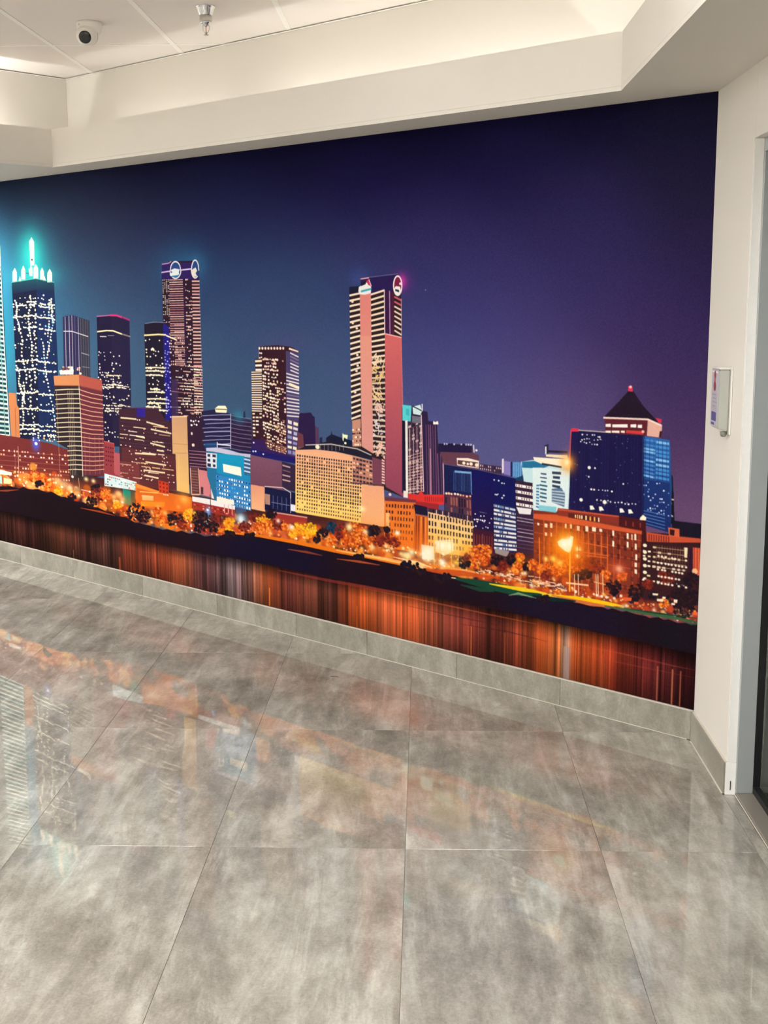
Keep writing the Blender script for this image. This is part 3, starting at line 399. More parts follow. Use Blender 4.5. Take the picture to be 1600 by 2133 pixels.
line([(165, 803), (169, 880), (173, 992)], 3.4, (226, 214, 190)); poly([(124, 772), (131, 770), (146, 772), (150, 763), (154, 771), (153, 780), (126, 780)], (246, 236, 214)); Face((130, 764), (152, 762), (156, 778), (130, 780)).dots(6, 3, 2.2, [(250, 236, 206), (236, 190, 160)], .6); disc(168, 778, 2.4, (240, 220, 190)); poly([(128, 765), (140, 766), (140, 771), (130, 772)], (80, 40, 40), .7); Face((160, 764), (168, 765), (168, 776), (160, 776)).dots(2, 3, 2, [(236, 190, 170)], .8)
line([(112, 803), (166, 804), (213, 815)], 2.5, (150, 70, 50), .6)
# J small red block
poly([(217, 918), (238, 923), (239, 941), (250, 944), (251, 1000), (218, 994)], (140, 56, 62)); line([(217, 919), (238, 924), (239, 985)], 2.2, (206, 100, 90)); Face((219, 926), (238, 930), (239, 975), (220, 972)).grid(4, 5, .55, .35, [(76, 26, 40)], .9); poly([(239, 942), (250, 945), (251, 992), (240, 988)], (170, 84, 90))
# ---- street band: lights, trees, embankment
EMB = [(-260, 985), (0, 1012), (60, 1018), (110, 1026), (150, 1042), (200, 1056), (240, 1072), (280, 1086), (330, 1100), (400, 1110), (450, 1118), (480, 1112), (540, 1116), (620, 1132), (700, 1148), (760, 1158), (800, 1168), (850, 1182), (900, 1190), (960, 1203), (1000, 1210), (1130, 1240), (1240, 1262), (1340, 1282), (1470, 1305)]
BANK = [(-260, 1040), (0, 1062), (100, 1085), (200, 1104), (260, 1112), (300, 1126), (400, 1146), (480, 1160), (560, 1176), (700, 1206), (800, 1226), (900, 1242), (1000, 1262), (1100, 1282), (1180, 1302), (1300, 1328), (1470, 1366)]
for (x0, x1, h0, cs) in [(-150, 100, 30, [(226, 110, 40), (250, 190, 110), (150, 60, 36)]), (60, 215, 46, [(236, 110, 30), (250, 170, 60), (210, 70, 24), (255, 220, 150)]), (215, 400, 62, [(226, 92, 24), (240, 130, 30), (190, 56, 24)]), (400, 620, 40, [(150, 46, 36), (226, 110, 50), (170, 60, 50)]), (600, 860, 60, [(226, 110, 30), (190, 66, 24), (240, 150, 60)]), (860, 1000, 60, [(250, 150, 50), (240, 120, 30), (255, 190, 90)]), (1000, 1130, 46, [(214, 84, 30), (170, 54, 24), (240, 140, 50)]), (1130, 1300, 70, [(220, 90, 26), (160, 50, 26)]), (1300, 1460, 46, [(110, 36, 30), (190, 70, 40)])]:
    for _ in range(int((x1 - x0) * .55)):
        x = rg.uniform(x0, x1); y = lerpx(EMB, x) - 4 - abs(rg.normal(0, .5)) * h0 * .62
        disc(x, y, rg.uniform(4, 9), cs[rg.integers(len(cs))], rg.uniform(.3, .75), soft=6)
# shops
poly([(218, 986), (250, 994), (285, 1004), (285, 1022), (218, 1012)], (206, 226, 226)); Face((219, 988), (284, 1006), (284, 1021), (219, 1011)).grid(16, 4, .7, .5, [(110, 170, 190), (250, 250, 240), (190, 110, 90), (60, 90, 120)], .7); poly([(256, 1018), (272, 1022), (274, 1052), (258, 1050)], (0, 140, 128)); poly([(272, 1022), (281, 1024), (282, 1050), (274, 1050)], (40, 70, 70))
poly([(282, 1006), (330, 1022), (400, 1036), (400, 1068), (284, 1056)], (232, 110, 34), .85); poly([(285, 1008), (340, 1026), (340, 1030), (286, 1016)], (246, 140, 60)); poly([(296, 1031), (320, 1033), (320, 1043), (297, 1042)], (252, 236, 180)); poly([(294, 1044), (344, 1046), (342, 1056), (294, 1054)], (246, 180, 40), .9); line([(292, 1024), (330, 1027)], 3, (255, 210, 120)); Face((330, 1000), (352, 1006), (352, 1030), (332, 1026)).fill((196, 60, 34)).grid(3, 3, .5, .5, [(120, 30, 30)]); Face((340, 1028), (352, 1030), (352, 1033), (340, 1031)).cols(3, .6, [(255, 240, 220)])
glow(384, 1041, 8, (255, 236, 170), 1.); glow(384, 1042, 20, (250, 160, 50), .7)
poly([(401, 1034), (440, 1040), (490, 1054), (490, 1066), (440, 1052), (401, 1044)], (240, 232, 232)); poly([(401, 1044), (490, 1062), (490, 1078), (401, 1060)], (150, 44, 40)); Face((403, 1048), (488, 1064), (488, 1076), (403, 1058)).grid(14, 2, .6, .5, [(210, 100, 70), (246, 190, 150), (90, 30, 36)], .7); line([(438, 1030), (440, 1070)], 2.5, (60, 30, 40)); poly([(452, 1034), (488, 1042), (488, 1052), (452, 1046)], (250, 236, 220)); Face((464, 1050), (488, 1054), (488, 1072), (464, 1068)).cols(3, .2, [(236, 170, 150)])
glow(434, 1066, 7, (120, 170, 240), .95, 12); disc(433, 1062, 2.4, (236, 246, 255)); glow(503, 1080, 13, (150, 210, 240), .9, 14); glow(502, 1083, 7, (235, 246, 250), 1., 10); poly([(490, 1050), (512, 1054), (514, 1066), (492, 1068)], (60, 110, 160), .6)
glow(120, 1003, 9, (250, 240, 200), .95, 9); glow(135, 1010, 9, (160, 220, 214), .85, 10); glow(146, 1016, 7, (240, 250, 240), .9, 8); glow(160, 1018, 8, (90, 180, 190), .7, 7); poly([(0, 978), (25, 984), (25, 990), (0, 988)], (250, 236, 220)); poly([(8, 995), (25, 998), (25, 1008), (8, 1007)], (255, 230, 170)); poly([(-5, 990), (4, 992), (5, 1008), (-5, 1006)], (180, 220, 210)); poly([(172, 1022), (186, 1024), (186, 1035), (173, 1034)], (160, 60, 46)); line([(170, 1020), (188, 1024)], 3, (246, 240, 230)); line([(152, 975), (153, 1020)], 2.6, (90, 60, 70)); disc(151.5, 993, 2.6, (255, 240, 226)); line([(164, 996), (166, 1015)], 2.2, (230, 190, 120))
for x, y, r in [(180, 998, 5), (195, 1002, 5), (88, 1002, 3), (98, 1008, 4), (248, 1030, 9), (238, 1035, 7), (255, 1040, 7), (330, 1056, 6), (344, 1068, 5), (398, 1066, 6), (372, 1056, 5)]: glow(x, y, r, (255, 232, 170), .95)
# warm haze of the street lamps
for x, y, r, a_ in [(60, 1000, 40, .5), (110, 1008, 44, .6), (190, 1024, 40, .4), (250, 1046, 40, .55), (320, 1050, 56, .6), (372, 1060, 40, .6), (470, 1098, 40, .45), (560, 1094, 40, .5), (640, 1106, 40, .5), (740, 1112, 60, .55), (830, 1120, 50, .6), (900, 1150, 70, .7), (990, 1160, 40, .5), (1090, 1180, 40, .35), (1240, 1190, 50, .35)]: glow(x, y, r, (236, 110, 30), a_, r * .5)
for _ in range(150):
    x = rg.uniform(-60, 1440); y = lerpx(EMB, x) - rg.uniform(4, 40); glow(x, y, rg.uniform(2.5, 5.5), [(255, 236, 180), (255, 206, 110), (255, 180, 70), (255, 246, 226)][rg.integers(4)], rg.uniform(.6, .95))
# light spots sprinkled
for _ in range(520):
    x = rg.uniform(-100, 1455); y = lerpx(EMB, x) - rg.uniform(3, 34) * (1.25 if 560 < x < 1000 else .9)
    c = [(255, 226, 160), (255, 190, 90), (250, 150, 60), (255, 244, 220), (246, 120, 50)][rg.integers(5)]
    disc(x, y, rg.uniform(.9, 2.6), c, rg.uniform(.6, 1.))
# foliage clumps: (x, y, r, colours)
DK = [(26, 18, 30), (36, 20, 26), (44, 26, 26), (20, 18, 34)]
OR = [(226, 96, 26), (196, 70, 22), (240, 130, 40), (160, 48, 22), (250, 160, 60)]
YO = [(246, 176, 30), (240, 150, 24), (250, 200, 60), (220, 110, 20)]
RD = [(110, 34, 28), (140, 46, 30), (80, 26, 28)]
BL = [(20, 50, 76), (24, 66, 96), (18, 36, 56)]
for x, y, r, cs in [(70, 992, 13, OR), (90, 996, 10, OR), (122, 1024, 10, YO), (100, 1012, 10, OR), (82, 1008, 8, DK), (200, 1016, 9, DK), (205, 1030, 14, RD), (222, 1030, 12, OR), (190, 1046, 12, DK), (150, 1036, 8, DK), (245, 1052, 8, YO),
                    (284, 1066, 20, DK), (300, 1076, 14, DK), (330, 1066, 10, OR), (365, 1082, 17, DK), (380, 1092, 10, RD), (395, 1072, 13, YO), (340, 1084, 10, OR), (420, 1082, 20, DK), (418, 1096, 15, DK), (452, 1084, 14, RD), (446, 1098, 12, DK), (478, 1088, 11, YO), (464, 1106, 10, OR), (478, 1104, 8, YO), (510, 1098, 12, RD), (530, 1078, 10, RD),
                    (548, 1084, 14, YO), (556, 1096, 13, OR), (565, 1070, 11, DK), (540, 1100, 14, OR), (580, 1094, 12, RD), (596, 1096, 9, OR), (620, 1102, 14, YO), (646, 1102, 15, [(244, 190, 24), (250, 206, 40), (226, 160, 20)]), (640, 1112, 10, YO), (612, 1112, 9, YO), (690, 1098, 11, BL), (700, 1104, 9, BL), (672, 1110, 11, DK), (712, 1104, 15, RD), (706, 1116, 10, RD), (690, 1124, 11, OR),
                    (736, 1108, 22, OR), (752, 1110, 18, OR), (726, 1126, 13, OR), (770, 1122, 14, OR), (742, 1130, 14, OR), (780, 1106, 13, DK), (772, 1108, 8, DK), (790, 1128, 12, RD), (808, 1120, 12, RD), (806, 1104, 7, DK), (822, 1130, 12, RD), (660, 1124, 7, DK),
                    (1000, 1150, 18, OR), (985, 1152, 14, OR), (1014, 1146, 12, OR), (992, 1170, 16, OR), (1012, 1166, 12, OR), (968, 1172, 14, DK), (972, 1160, 8, RD), (1036, 1168, 13, DK), (1050, 1176, 11, RD), (1066, 1166, 11, DK), (1084, 1160, 9, OR), (1082, 1178, 13, OR), (1076, 1186, 10, OR), (1098, 1180, 9, DK), (1110, 1176, 12, OR), (1046, 1186, 10, RD),
                    (1150, 1180, 20, OR), (1166, 1186, 16, OR), (1186, 1180, 18, OR), (1130, 1186, 12, OR), (1140, 1196, 12, RD), (1216, 1176, 18, RD), (1232, 1174, 16, RD), (1246, 1186, 14, RD), (1206, 1200, 12, DK), (1222, 1196, 12, DK), (1262, 1196, 10, OR), (1278, 1222, 16, DK), (1284, 1236, 10, DK), (1296, 1200, 12, OR), (1326, 1232, 17, DK), (1320, 1246, 12, DK), (1350, 1216, 12, RD), (1392, 1206, 15, RD), (1380, 1196, 9, RD), (1410, 1246, 22, DK), (1430, 1226, 26, DK), (1446, 1250, 22, DK), (1440, 1206, 14, DK), (1424, 1270, 20, DK), (1384, 1256, 10, OR), (1360, 1240, 8, DK)]:
    for _ in range(int(14 + r * 4.5)):
        a_ = rg.uniform(0, 6.283); q = r * math.sqrt(rg.random())
        disc(x + q * math.cos(a_), y + q * math.sin(a_) * .9, rg.uniform(.9, 2.9), cs[rg.integers(len(cs))], rg.uniform(.6, 1.), soft=1.8)
# strong lamps
for x, y, r in [(1182, 1133, 44), (1172, 1150, 50), (1190, 1150, 44)]: glow(x, y, r, (250, 120, 20), .62)
glow(1180, 1132, 24, (255, 190, 40), .9); poly([(1162, 1128), (1172, 1122), (1186, 1124), (1189, 1116), (1195, 1118), (1193, 1134), (1188, 1152), (1178, 1148), (1164, 1136)], (255, 240, 190), .85); glow(1177, 1133, 11, (255, 250, 226), 1.); glow(1186, 1128, 7, (255, 250, 226), .9, 12); glow(1205, 1144, 7, (255, 236, 150), 1.); glow(1204, 1158, 5, (255, 226, 140), 1.); glow(1137, 1164, 6, (255, 220, 110), 1.); glow(1153, 1164, 8, (255, 214, 80), .9); glow(1167, 1172, 8, (255, 214, 90), .8); glow(1290, 1185, 9, (255, 240, 220), 1., 8); glow(1288, 1186, 22, (230, 90, 50), .5); line([(1188, 1150), (1187, 1232)], 4, (250, 170, 50)); line([(1124, 1120), (1125, 1206)], 3, (240, 130, 40), .9)
glow(935, 1140, 34, (255, 214, 110), .75, 26); poly([(906, 1126), (945, 1123), (945, 1148), (926, 1158), (908, 1148)], (255, 244, 206), .55); glow(920, 1136, 13, (255, 250, 226), .95, 11); glow(938, 1138, 10, (255, 250, 226), .9, 9); poly([(878, 1134), (904, 1138), (906, 1166), (880, 1164)], (255, 246, 210), .7); glow(892, 1150, 15, (255, 250, 224), .9, 14); glow(848, 1158, 12, (255, 240, 190), .9, 7); glow(890, 1160, 16, (255, 246, 214), .95, 13); glow(922, 1172, 9, (255, 250, 230), 1., 10); glow(845, 1156, 14, (255, 226, 150), .8, 8); glow(858, 1150, 9, (255, 240, 190), .9, 8); glow(828, 1110, 6, (255, 250, 230), 1.); glow(728, 1098, 8, (255, 236, 170), 1., 9); glow(762, 1108, 7, (255, 226, 170), .9); glow(607, 1098, 6, (240, 236, 240), .95); glow(580, 1085, 5, (250, 230, 220), .9); glow(972, 1142, 12, (255, 180, 60), .8); glow(1082, 1165, 6, (255, 170, 30), .9); glow(950, 1172, 6, (255, 220, 80), .8)
for x in (905, 917, 941, 955): line([(x, 1110), (x, 1176)], 3, (250, 206, 90), .6)
for x, a_ in [(1197, 1), (1205, 1), (1242, 1), (1246, 1), (1256, 1)]: line([(x, 1196), (x + 1, 1240)], 2.4, (250, 210, 160), .9)
line([(1180, 1214), (1226, 1219)], 4, (250, 196, 150)); line([(1238, 1212), (1262, 1218)], 2, (240, 180, 120))
for x, y in [(1164, 1218), (1168, 1222), (1155, 1220), (1200, 1232), (1244, 1240), (1254, 1242), (1280, 1246), (1294, 1241), (1264, 1244)]: disc(x, y, 3, (250, 236, 226), .9)
for x, y, w_, h_ in [(1366, 1238, 12, 5), (1376, 1250, 14, 6), (1384, 1245, 7, 5), (1408, 1252, 8, 8), (1403, 1258, 8, 5), (1450, 1278, 12, 8), (1308, 1248, 18, 8), (1326, 1256, 10, 6)]: poly([(x - w_ / 2, y - h_ / 2), (x + w_ / 2, y - h_ / 3), (x + w_ / 2.5, y + h_ / 2), (x - w_ / 2, y + h_ / 3)], (250, 232, 206) if x < 1440 and x > 1340 else (230, 96, 50))
for _ in range(34):
    x = rg.uniform(1010, 1170); y = 1187 + (x - 1010) * .23 + rg.uniform(-6, 7); line([(x, y), (x + rg.uniform(8, 22), y + rg.uniform(2, 5))], rg.uniform(1.8, 3), [(250, 226, 200), (246, 200, 160), (60, 26, 26)][rg.integers(3)], .85)
for x0, y0, x1, y1 in [(1206, 1106, 1206, 1160), (1216, 1108, 1216, 1162), (1226, 1110, 1227, 1160), (1240, 1112, 1240, 1158), (1254, 1116, 1254, 1156), (1266, 1118, 1266, 1200), (1204, 1128, 1266, 1140), (1204, 1148, 1268, 1158), (1222, 1157, 1266, 1162), (1134, 1120, 1134, 1180), (1144, 1120, 1145, 1176), (1160, 1090, 1160, 1120)]: line([(x0, y0), (x1, y1)], 2.6, (226, 106, 44), .85)
for k in range(5):
    for q in range(9):
        if rg.random() < .8: disc(1372 + q * 7.2 + rg.uniform(-1, 1), 1158 + k * 14 + q * 1.2, 2.6, (250, 240, 216), .95, 2.3)
for x, y in [(1186, 1068), (1196, 1070)]: pass
# embankment
xs = np.linspace(-260, 1470, 180)
top = [(x, lerpx(EMB, x) + 1.5 * math.sin(x * .21) + rg.uniform(-1.6, 1.6)) for x in xs]; bot = [(x, lerpx(BANK, x) + 1.) for x in xs[::-1]]
poly(top + bot, (30, 16, 26)); 
for x0, x1, cc in [(430, 700, (20, 16, 42)), (1030, 1330, (26, 20, 40)), (1330, 1470, (22, 20, 28)), (0, 300, (24, 14, 18))]:
    for k in range(9):
        e = k * 9; qq = [(x, lerpx(EMB, x) + 6) for x in np.linspace(x0 + e, x1 - e, 12)] + [(x, lerpx(BANK, x) - 1) for x in np.linspace(x1 - e, x0 + e, 12)]; poly(qq, cc, .14)
def strip(pts, w0, c, a=1.):
    for i in range(len(pts) - 1):
        (xa, ya), (xb, yb) = pts[i], pts[i + 1]; t0 = math.sin(math.pi * i / (len(pts) - 1)) * .75 + .25; t1 = math.sin(math.pi * (i + 1) / (len(pts) - 1)) * .75 + .25
        poly([(xa, ya - w0 * t0 / 2), (xb, yb - w0 * t1 / 2), (xb, yb + w0 * t1 / 2), (xa, ya + w0 * t0 / 2)], c, a)
strip([(462, 1108), (540, 1116), (620, 1130), (700, 1147), (770, 1160), (840, 1176), (880, 1186)], 9, (226, 116, 24)); strip([(700, 1146), (780, 1160), (850, 1174), (890, 1182)], 7, (250, 200, 120), .8); strip([(820, 1160), (870, 1172), (900, 1182)], 6, (255, 230, 170), .8)
strip([(600, 1144), (640, 1150), (672, 1157)], 5, (130, 56, 36)); strip([(702, 1164), (750, 1170), (792, 1177)], 5, (160, 70, 40)); strip([(168, 1058), (210, 1066), (240, 1074)], 4, (190, 76, 30), .8); strip([(-20, 1022), (15, 1022), (40, 1020)], 4, (180, 80, 40), .7)
strip([(880, 1186), (930, 1192), (990, 1196), (1040, 1204)], 13, (196, 76, 30), .9); strip([(920, 1180), (980, 1190), (1020, 1198)], 4, (246, 170, 90), .8)
for _ in range(60):
    x = rg.uniform(990, 1160); y = 1185 + (x - 990) * .21 + rg.uniform(-10, 8); line([(x, y), (x + rg.uniform(3, 12), y + rg.uniform(0, 3))], rg.uniform(1.6, 3.4), [(246, 190, 140), (230, 110, 50), (120, 44, 30), (250, 226, 196)][rg.integers(4)], .8)
strip([(940, 1203), (1000, 1212), (1100, 1233), (1180, 1246), (1280, 1262)], 7, (250, 226, 180), .95); strip([(950, 1205), (1020, 1220), (1080, 1232), (1130, 1240)], 20, (24, 66, 48)); strip([(1020, 1216), (1090, 1228), (1140, 1236)], 9, (236, 200, 30)); strip([(1130, 1238), (1200, 1246), (1260, 1256), (1296, 1262)], 10, (246, 196, 20)); strip([(1060, 1240), (1080, 1236), (1118, 1246)], 5, (120, 150, 110)); strip([(960, 1218), (1000, 1228), (1030, 1232)], 9, (30, 74, 54), .8)
strip([(1150, 1240), (1230, 1258), (1290, 1266)], 8, (206, 110, 60)); strip([(1260, 1262), (1340, 1276), (1400, 1286), (1456, 1296)], 8, (54, 96, 60), .95); strip([(1300, 1266), (1360, 1276), (1456, 1288)], 4, (24, 60, 46)); strip([(1110, 1240), (1150, 1248), (1200, 1252)], 10, (20, 40, 40)); strip([(1420, 1292), (1440, 1296), (1460, 1300)], 12, (50, 90, 70), .7)
for x, y, r in [(858, 1180, 14), (846, 1174, 9), (920, 1206, 14), (930, 1200, 9), (880, 1190, 9), (1134, 1246, 11), (748, 1160, 10), (480, 1112, 10), (520, 1116, 9)]:
    for _ in range(int(r * 2.2)): disc(x + rg.uniform(-r, r), y + rg.uniform(-r * .5, r * .6), rg.uniform(2, 4.2), DK[rg.integers(4)], .95)
# ---- water with vertical light streaks
WAT = [(-260, 60, 28, 26), (0, 66, 34, 28), (60, 56, 28, 26), (120, 74, 40, 28), (165, 74, 40, 34), (225, 80, 48, 42), (245, 92, 50, 42), (262, 120, 54, 36), (300, 120, 56, 40), (340, 150, 66, 42), (372, 176, 90, 56), (396, 140, 74, 56), (410, 94, 56, 54), (440, 104, 66, 66), (480, 140, 118, 122), (510, 120, 86, 84), (550, 150, 78, 46), (562, 150, 70, 40), (600, 104, 50, 42), (650, 120, 64, 48), (690, 104, 54, 46), (730, 170, 74, 36), (760, 200, 88, 40), (800, 176, 84, 48), (850, 196, 88, 46), (890, 150, 72, 46), (930, 124, 58, 44), (985, 108, 46, 38), (1040, 104, 44, 36), (1090, 140, 62, 38), (1130, 190, 84, 40), (1165, 206, 112, 60), (1180, 190, 150, 130), (1195, 200, 92, 44), (1240, 190, 78, 38), (1290, 140, 50, 34), (1340, 96, 34, 32), (1400, 80, 30, 32), (1470, 72, 24, 28)]
def water():
    uu = np.arange(PW) + .5
    ph = np.stack([uu, np.full(PW, 1150.), np.ones(PW)], 1) @ INV.T; px = ph[:, 0] / ph[:, 2]
    W = np.array(WAT, float); base = np.stack([np.interp(px, W[:, 0], W[:, k]) for k in (1, 2, 3)], 1) / 255.
    n = np.zeros(PW)
    for s, a_ in ((2, .10), (5, .13), (14, .13), (40, .10)):
        r = rg.normal(0, 1, PW // s + 3); n += a_ * np.interp(uu / s, np.arange(len(r)), r)
    st = np.clip(rg.random(PW) - .965, 0, 1) * 14 * np.clip(base[:, 0] * 1.6, .15, 1.2); st = np.maximum(st, np.roll(st, 1))
    dk = np.where(rg.random(PW) > .94, .72, 1.); dk = np.minimum(dk, np.roll(dk, 1))
    row = base * np.clip(1 + n * .95, .4, 1.7)[:, None] * dk[:, None] + st[:, None] * np.array([.5, .3, .16])
    b = sh([(x, lerpx(BANK, x)) for x in np.linspace(-260, 1470, 120)]); yb = np.interp(uu, b[:, 0], b[:, 1])
    Y = np.arange(PH)[:, None]; m = np.clip(Y - yb[None, :], 0, 1)[..., None]
    t = np.clip((Y - yb[None, :]) / np.maximum(30, PH - yb[None, :]), 0, 1)
    r2 = rg.normal(0, 1, (24, PW // 60 + 3)); g = np.zeros((PH, PW)); yy = np.linspace(0, 23, PH)
    X2 = uu / 60.; xi = X2.astype(int); xf = X2 - xi; yi = np.minimum(yy.astype(int), 22); yf = (yy - yi)[:, None]
    g = (r2[yi][:, xi] * (1 - xf) + r2[yi][:, xi + 1] * xf) * (1 - yf) + (r2[yi + 1][:, xi] * (1 - xf) + r2[yi + 1][:, xi + 1] * xf) * yf
    prof = .82 * (.30 + .84 * np.clip(t * 3.4, 0, 1) ** .8 - .46 * np.clip((t - .42) / .58, 0, 1)) * (1 + .10 * g)
    CV[:] = CV * (1 - m) + (row[None] * prof[..., None]) * m
water()
for x, wd_, c, a_ in [(45, 2.5, (150, 90, 66), .8), (154, 3, (190, 150, 120), .8), (147, 2, (130, 80, 60), .7), (13, 2, (130, 90, 70), .6), (250, 9, (214, 92, 44), .75), (562, 5, (246, 140, 70), .85), (982, 3, (236, 130, 50), .9), (976, 2, (210, 100, 50), .8), (1052, 2.4, (220, 110, 50), .7), (1180, 17, (190, 160, 150), .7), (1184, 8, (130, 130, 146), .6), (1370, 4, (220, 130, 90), .75), (1401, 4, (236, 140, 90), .85), (1418, 3, (220, 120, 84), .85), (1340, 2, (170, 80, 60), .6), (625, 2, (190, 100, 50), .6), (744, 3, (240, 130, 50), .6), (872, 2.4, (240, 130, 60), .6), (1256, 2, (214, 110, 60), .7)]:
    y0 = lerpx(BANK, x) + 22; u, v = sh([(x, y0 + 40)])[0]
    raw_poly(np.array([[u - wd_ / 2, v - 20], [u + wd_ / 2, v - 20], [u + wd_ / 2, PH], [u - wd_ / 2, PH]]), c, a_ * .7)
strip([(580, 1188), (680, 1208), (780, 1226), (840, 1236)], 7, (150, 50, 50), .55); strip([(760, 1226), (900, 1254), (1020, 1280), (1120, 1300)], 3, (200, 90, 50), .5); strip([(300, 1134), (400, 1152), (500, 1172)], 4, (60, 36, 60), .6); strip([(850, 1262), (980, 1290), (1060, 1306)], 3, (60, 26, 30), .5); strip([(1190, 1340), (1300, 1362), (1400, 1386), (1450, 1396)], 3, (190, 80, 50), .35); strip([(1220, 1366), (1320, 1386), (1450, 1412)], 2.5, (170, 70, 46), .3); strip([(960, 1300), (1060, 1316), (1140, 1336)], 3, (60, 24, 30), .5)
for ax in (0, 1):                                    # ink spread of the print
    CV[:] = .56 * CV + .22 * (np.roll(CV, 1, ax) + np.roll(CV, -1, ax))
CV += rg.normal(0, .014, (PH, PW, 1))
np.clip(CV, 0, 1, out=CV)
# ---------------------------------------------------------------- helpers
def lin(c):
    c = np.asarray(c, np.float64) / 255.0
    return np.where(c <= .04045, c / 12.92, ((c + .055) / 1.055) ** 2.4)
def mat(name, c, rough=.6, metal=0., spec=.5, noise=0., scale=20., bump=0., bscale=60., stretch=(1, 1, 1), emit=None, est=0., trans=0., ior=1.5, c2=None, coat=0.):
    m = bpy.data.materials.new(name); m.use_nodes = True; nt = m.node_tree; b = nt.nodes['Principled BSDF']
    col_ = (*[float(v) for v in lin(c)], 1)
    b.inputs['Base Color'].default_value = col_; b.inputs['Roughness'].default_value = rough; b.inputs['Metallic'].default_value = metal
    b.inputs['Specular IOR Level'].default_value = spec; b.inputs['IOR'].default_value = ior; b.inputs['Transmission Weight'].default_value = trans; b.inputs['Coat Weight'].default_value = coat
    if emit is not None:
        b.inputs['Emission Color'].default_value = (*[float(v) for v in lin(emit)], 1); b.inputs['Emission Strength'].default_value = est
    tc = nt.nodes.new('ShaderNodeTexCoord'); mp = nt.nodes.new('ShaderNodeMapping'); mp.inputs['Scale'].default_value = stretch
    nt.links.new(tc.outputs['Object'], mp.inputs['Vector'])
    if noise > 0:
        n = nt.nodes.new('ShaderNodeTexNoise'); n.inputs['Scale'].default_value = scale; n.inputs['Detail'].default_value = 6
        nt.links.new(mp.outputs[0], n.inputs['Vector'])
        r = nt.nodes.new('ShaderNodeMix'); r.data_type = 'RGBA'
        k = 1 - noise
        r.inputs['A'].default_value = (*[v * k for v in col_[:3]], 1) if c2 is None else (*[float(v) for v in lin(c2)], 1); r.inputs['B'].default_value = (*[min(1, v * (1 + noise)) for v in col_[:3]], 1) if c2 is None else col_
        nt.links.new(n.outputs['Fac'], r.inputs['Factor']); nt.links.new(r.outputs['Result'], b.inputs['Base Color'])
    if bump > 0:
        n = nt.nodes.new('ShaderNodeTexNoise'); n.inputs['Scale'].default_value = bscale; n.inputs['Detail'].default_value = 4
        nt.links.new(mp.outputs[0], n.inputs['Vector'])
        bp = nt.nodes.new('ShaderNodeBump'); bp.inputs['Strength'].default_value = bump; bp.inputs['Distance'].default_value = .002
        nt.links.new(n.outputs['Fac'], bp.inputs['Height']); nt.links.new(bp.outputs[0], b.inputs['Normal'])
    return m
def link(name, me, m, parent=None, **kw):
    o = bpy.data.objects.new(name, me); C.objects.link(o)
    if m is not None and not me.materials: me.materials.append(m)
    if parent is not None: o.parent = parent
    for k, v in kw.items(): o[k] = v
    return o
def mesh_of(bm, name='mesh', smooth=False):
    bmesh.ops.recalc_face_normals(bm, faces=bm.faces)
    me = bpy.data.meshes.new(name); bm.to_mesh(me); bm.free()
    if smooth:
        for p in me.polygons: p.use_smooth = True
    return me
def prism(bm, pts, z0, z1):
    """vertical prism over a plan polygon"""
    lo = [bm.verts.new((p[0], p[1], z0)) for p in pts]; hi = [bm.verts.new((p[0], p[1], z1)) for p in pts]
    bm.faces.new(lo); bm.faces.new(hi)
    for i in range(len(pts)): bm.faces.new((lo[i - 1], lo[i], hi[i], hi[i - 1]))
    return lo + hi
def prism_obj(name, pts, z0, z1, m, parent=None, bevel=0., **kw):
    bm = bmesh.new(); prism(bm, pts, z0, z1)
    if bevel > 0:
        bmesh.ops.recalc_face_normals(bm, faces=bm.faces)
        bmesh.ops.bevel(bm, geom=list(bm.edges), offset=bevel, segments=1, affect='EDGES')
    return link(name, mesh_of(bm, name), m, parent, **kw)
def box(name, x0, x1, y0, y1, z0, z1, m, parent=None, bevel=0., **kw):
    return prism_obj(name, [(x0, y0), (x1, y0), (x1, y1), (x0, y1)], z0, z1, m, parent, bevel, **kw)
def lathe(bm, prof, n=40, cap=True):
    rings = []
    for r, z in prof: rings.append([bm.verts.new((r * math.cos(2 * math.pi * k / n), r * math.sin(2 * math.pi * k / n), z)) for k in range(n)])
    for a, b in zip(rings[:-1], rings[1:]):
        for k in range(n): bm.faces.new((a[k], a[(k + 1) % n], b[(k + 1) % n], b[k]))
    if cap: bm.faces.new(rings[0]); bm.faces.new(rings[-1])
def clip(poly_, p, nrm):
    """keep the part of a convex plan polygon where (q-p).nrm >= 0"""
    out = []
    for i in range(len(poly_)):
        a, b = poly_[i - 1], poly_[i]
        da = (a[0] - p[0]) * nrm[0] + (a[1] - p[1]) * nrm[1]; db = (b[0] - p[0]) * nrm[0] + (b[1] - p[1]) * nrm[1]
        if (da >= 0) != (db >= 0):
            t = da / (da - db); out.append((a[0] + (b[0] - a[0]) * t, a[1] + (b[1] - a[1]) * t))
        if db >= 0: out.append(b)
    return out
# plan of the room: the print wall runs from the right corner W0 along WD; its room-side normal is WN
W0 = np.array([1.034, 4.655]); WD = np.array([-.7478, .6639]); WD /= np.hypot(*WD); WN = np.array([-WD[1], WD[0]])
def at(t, n=0.): q = W0 + WD * t + WN * n; return (float(q[0]), float(q[1]))
ZS, ZF, ZC, BH = 2.384, 2.584, 2.90, .113       # soffit, cove lip, ceiling, skirting height
XR, YE, XS = 1.032, 4.115, 1.061                            # right wall face and where it returns to the shop front
XF, FOFF = .687, .25                             # right cove lip, cove depth on the print wall
LT, LF = 4.09, 3.90                              # upper left wall and left cove lip (metres along the print wall)
XL, YB, TEND = -5.2, -2.4, 6.0
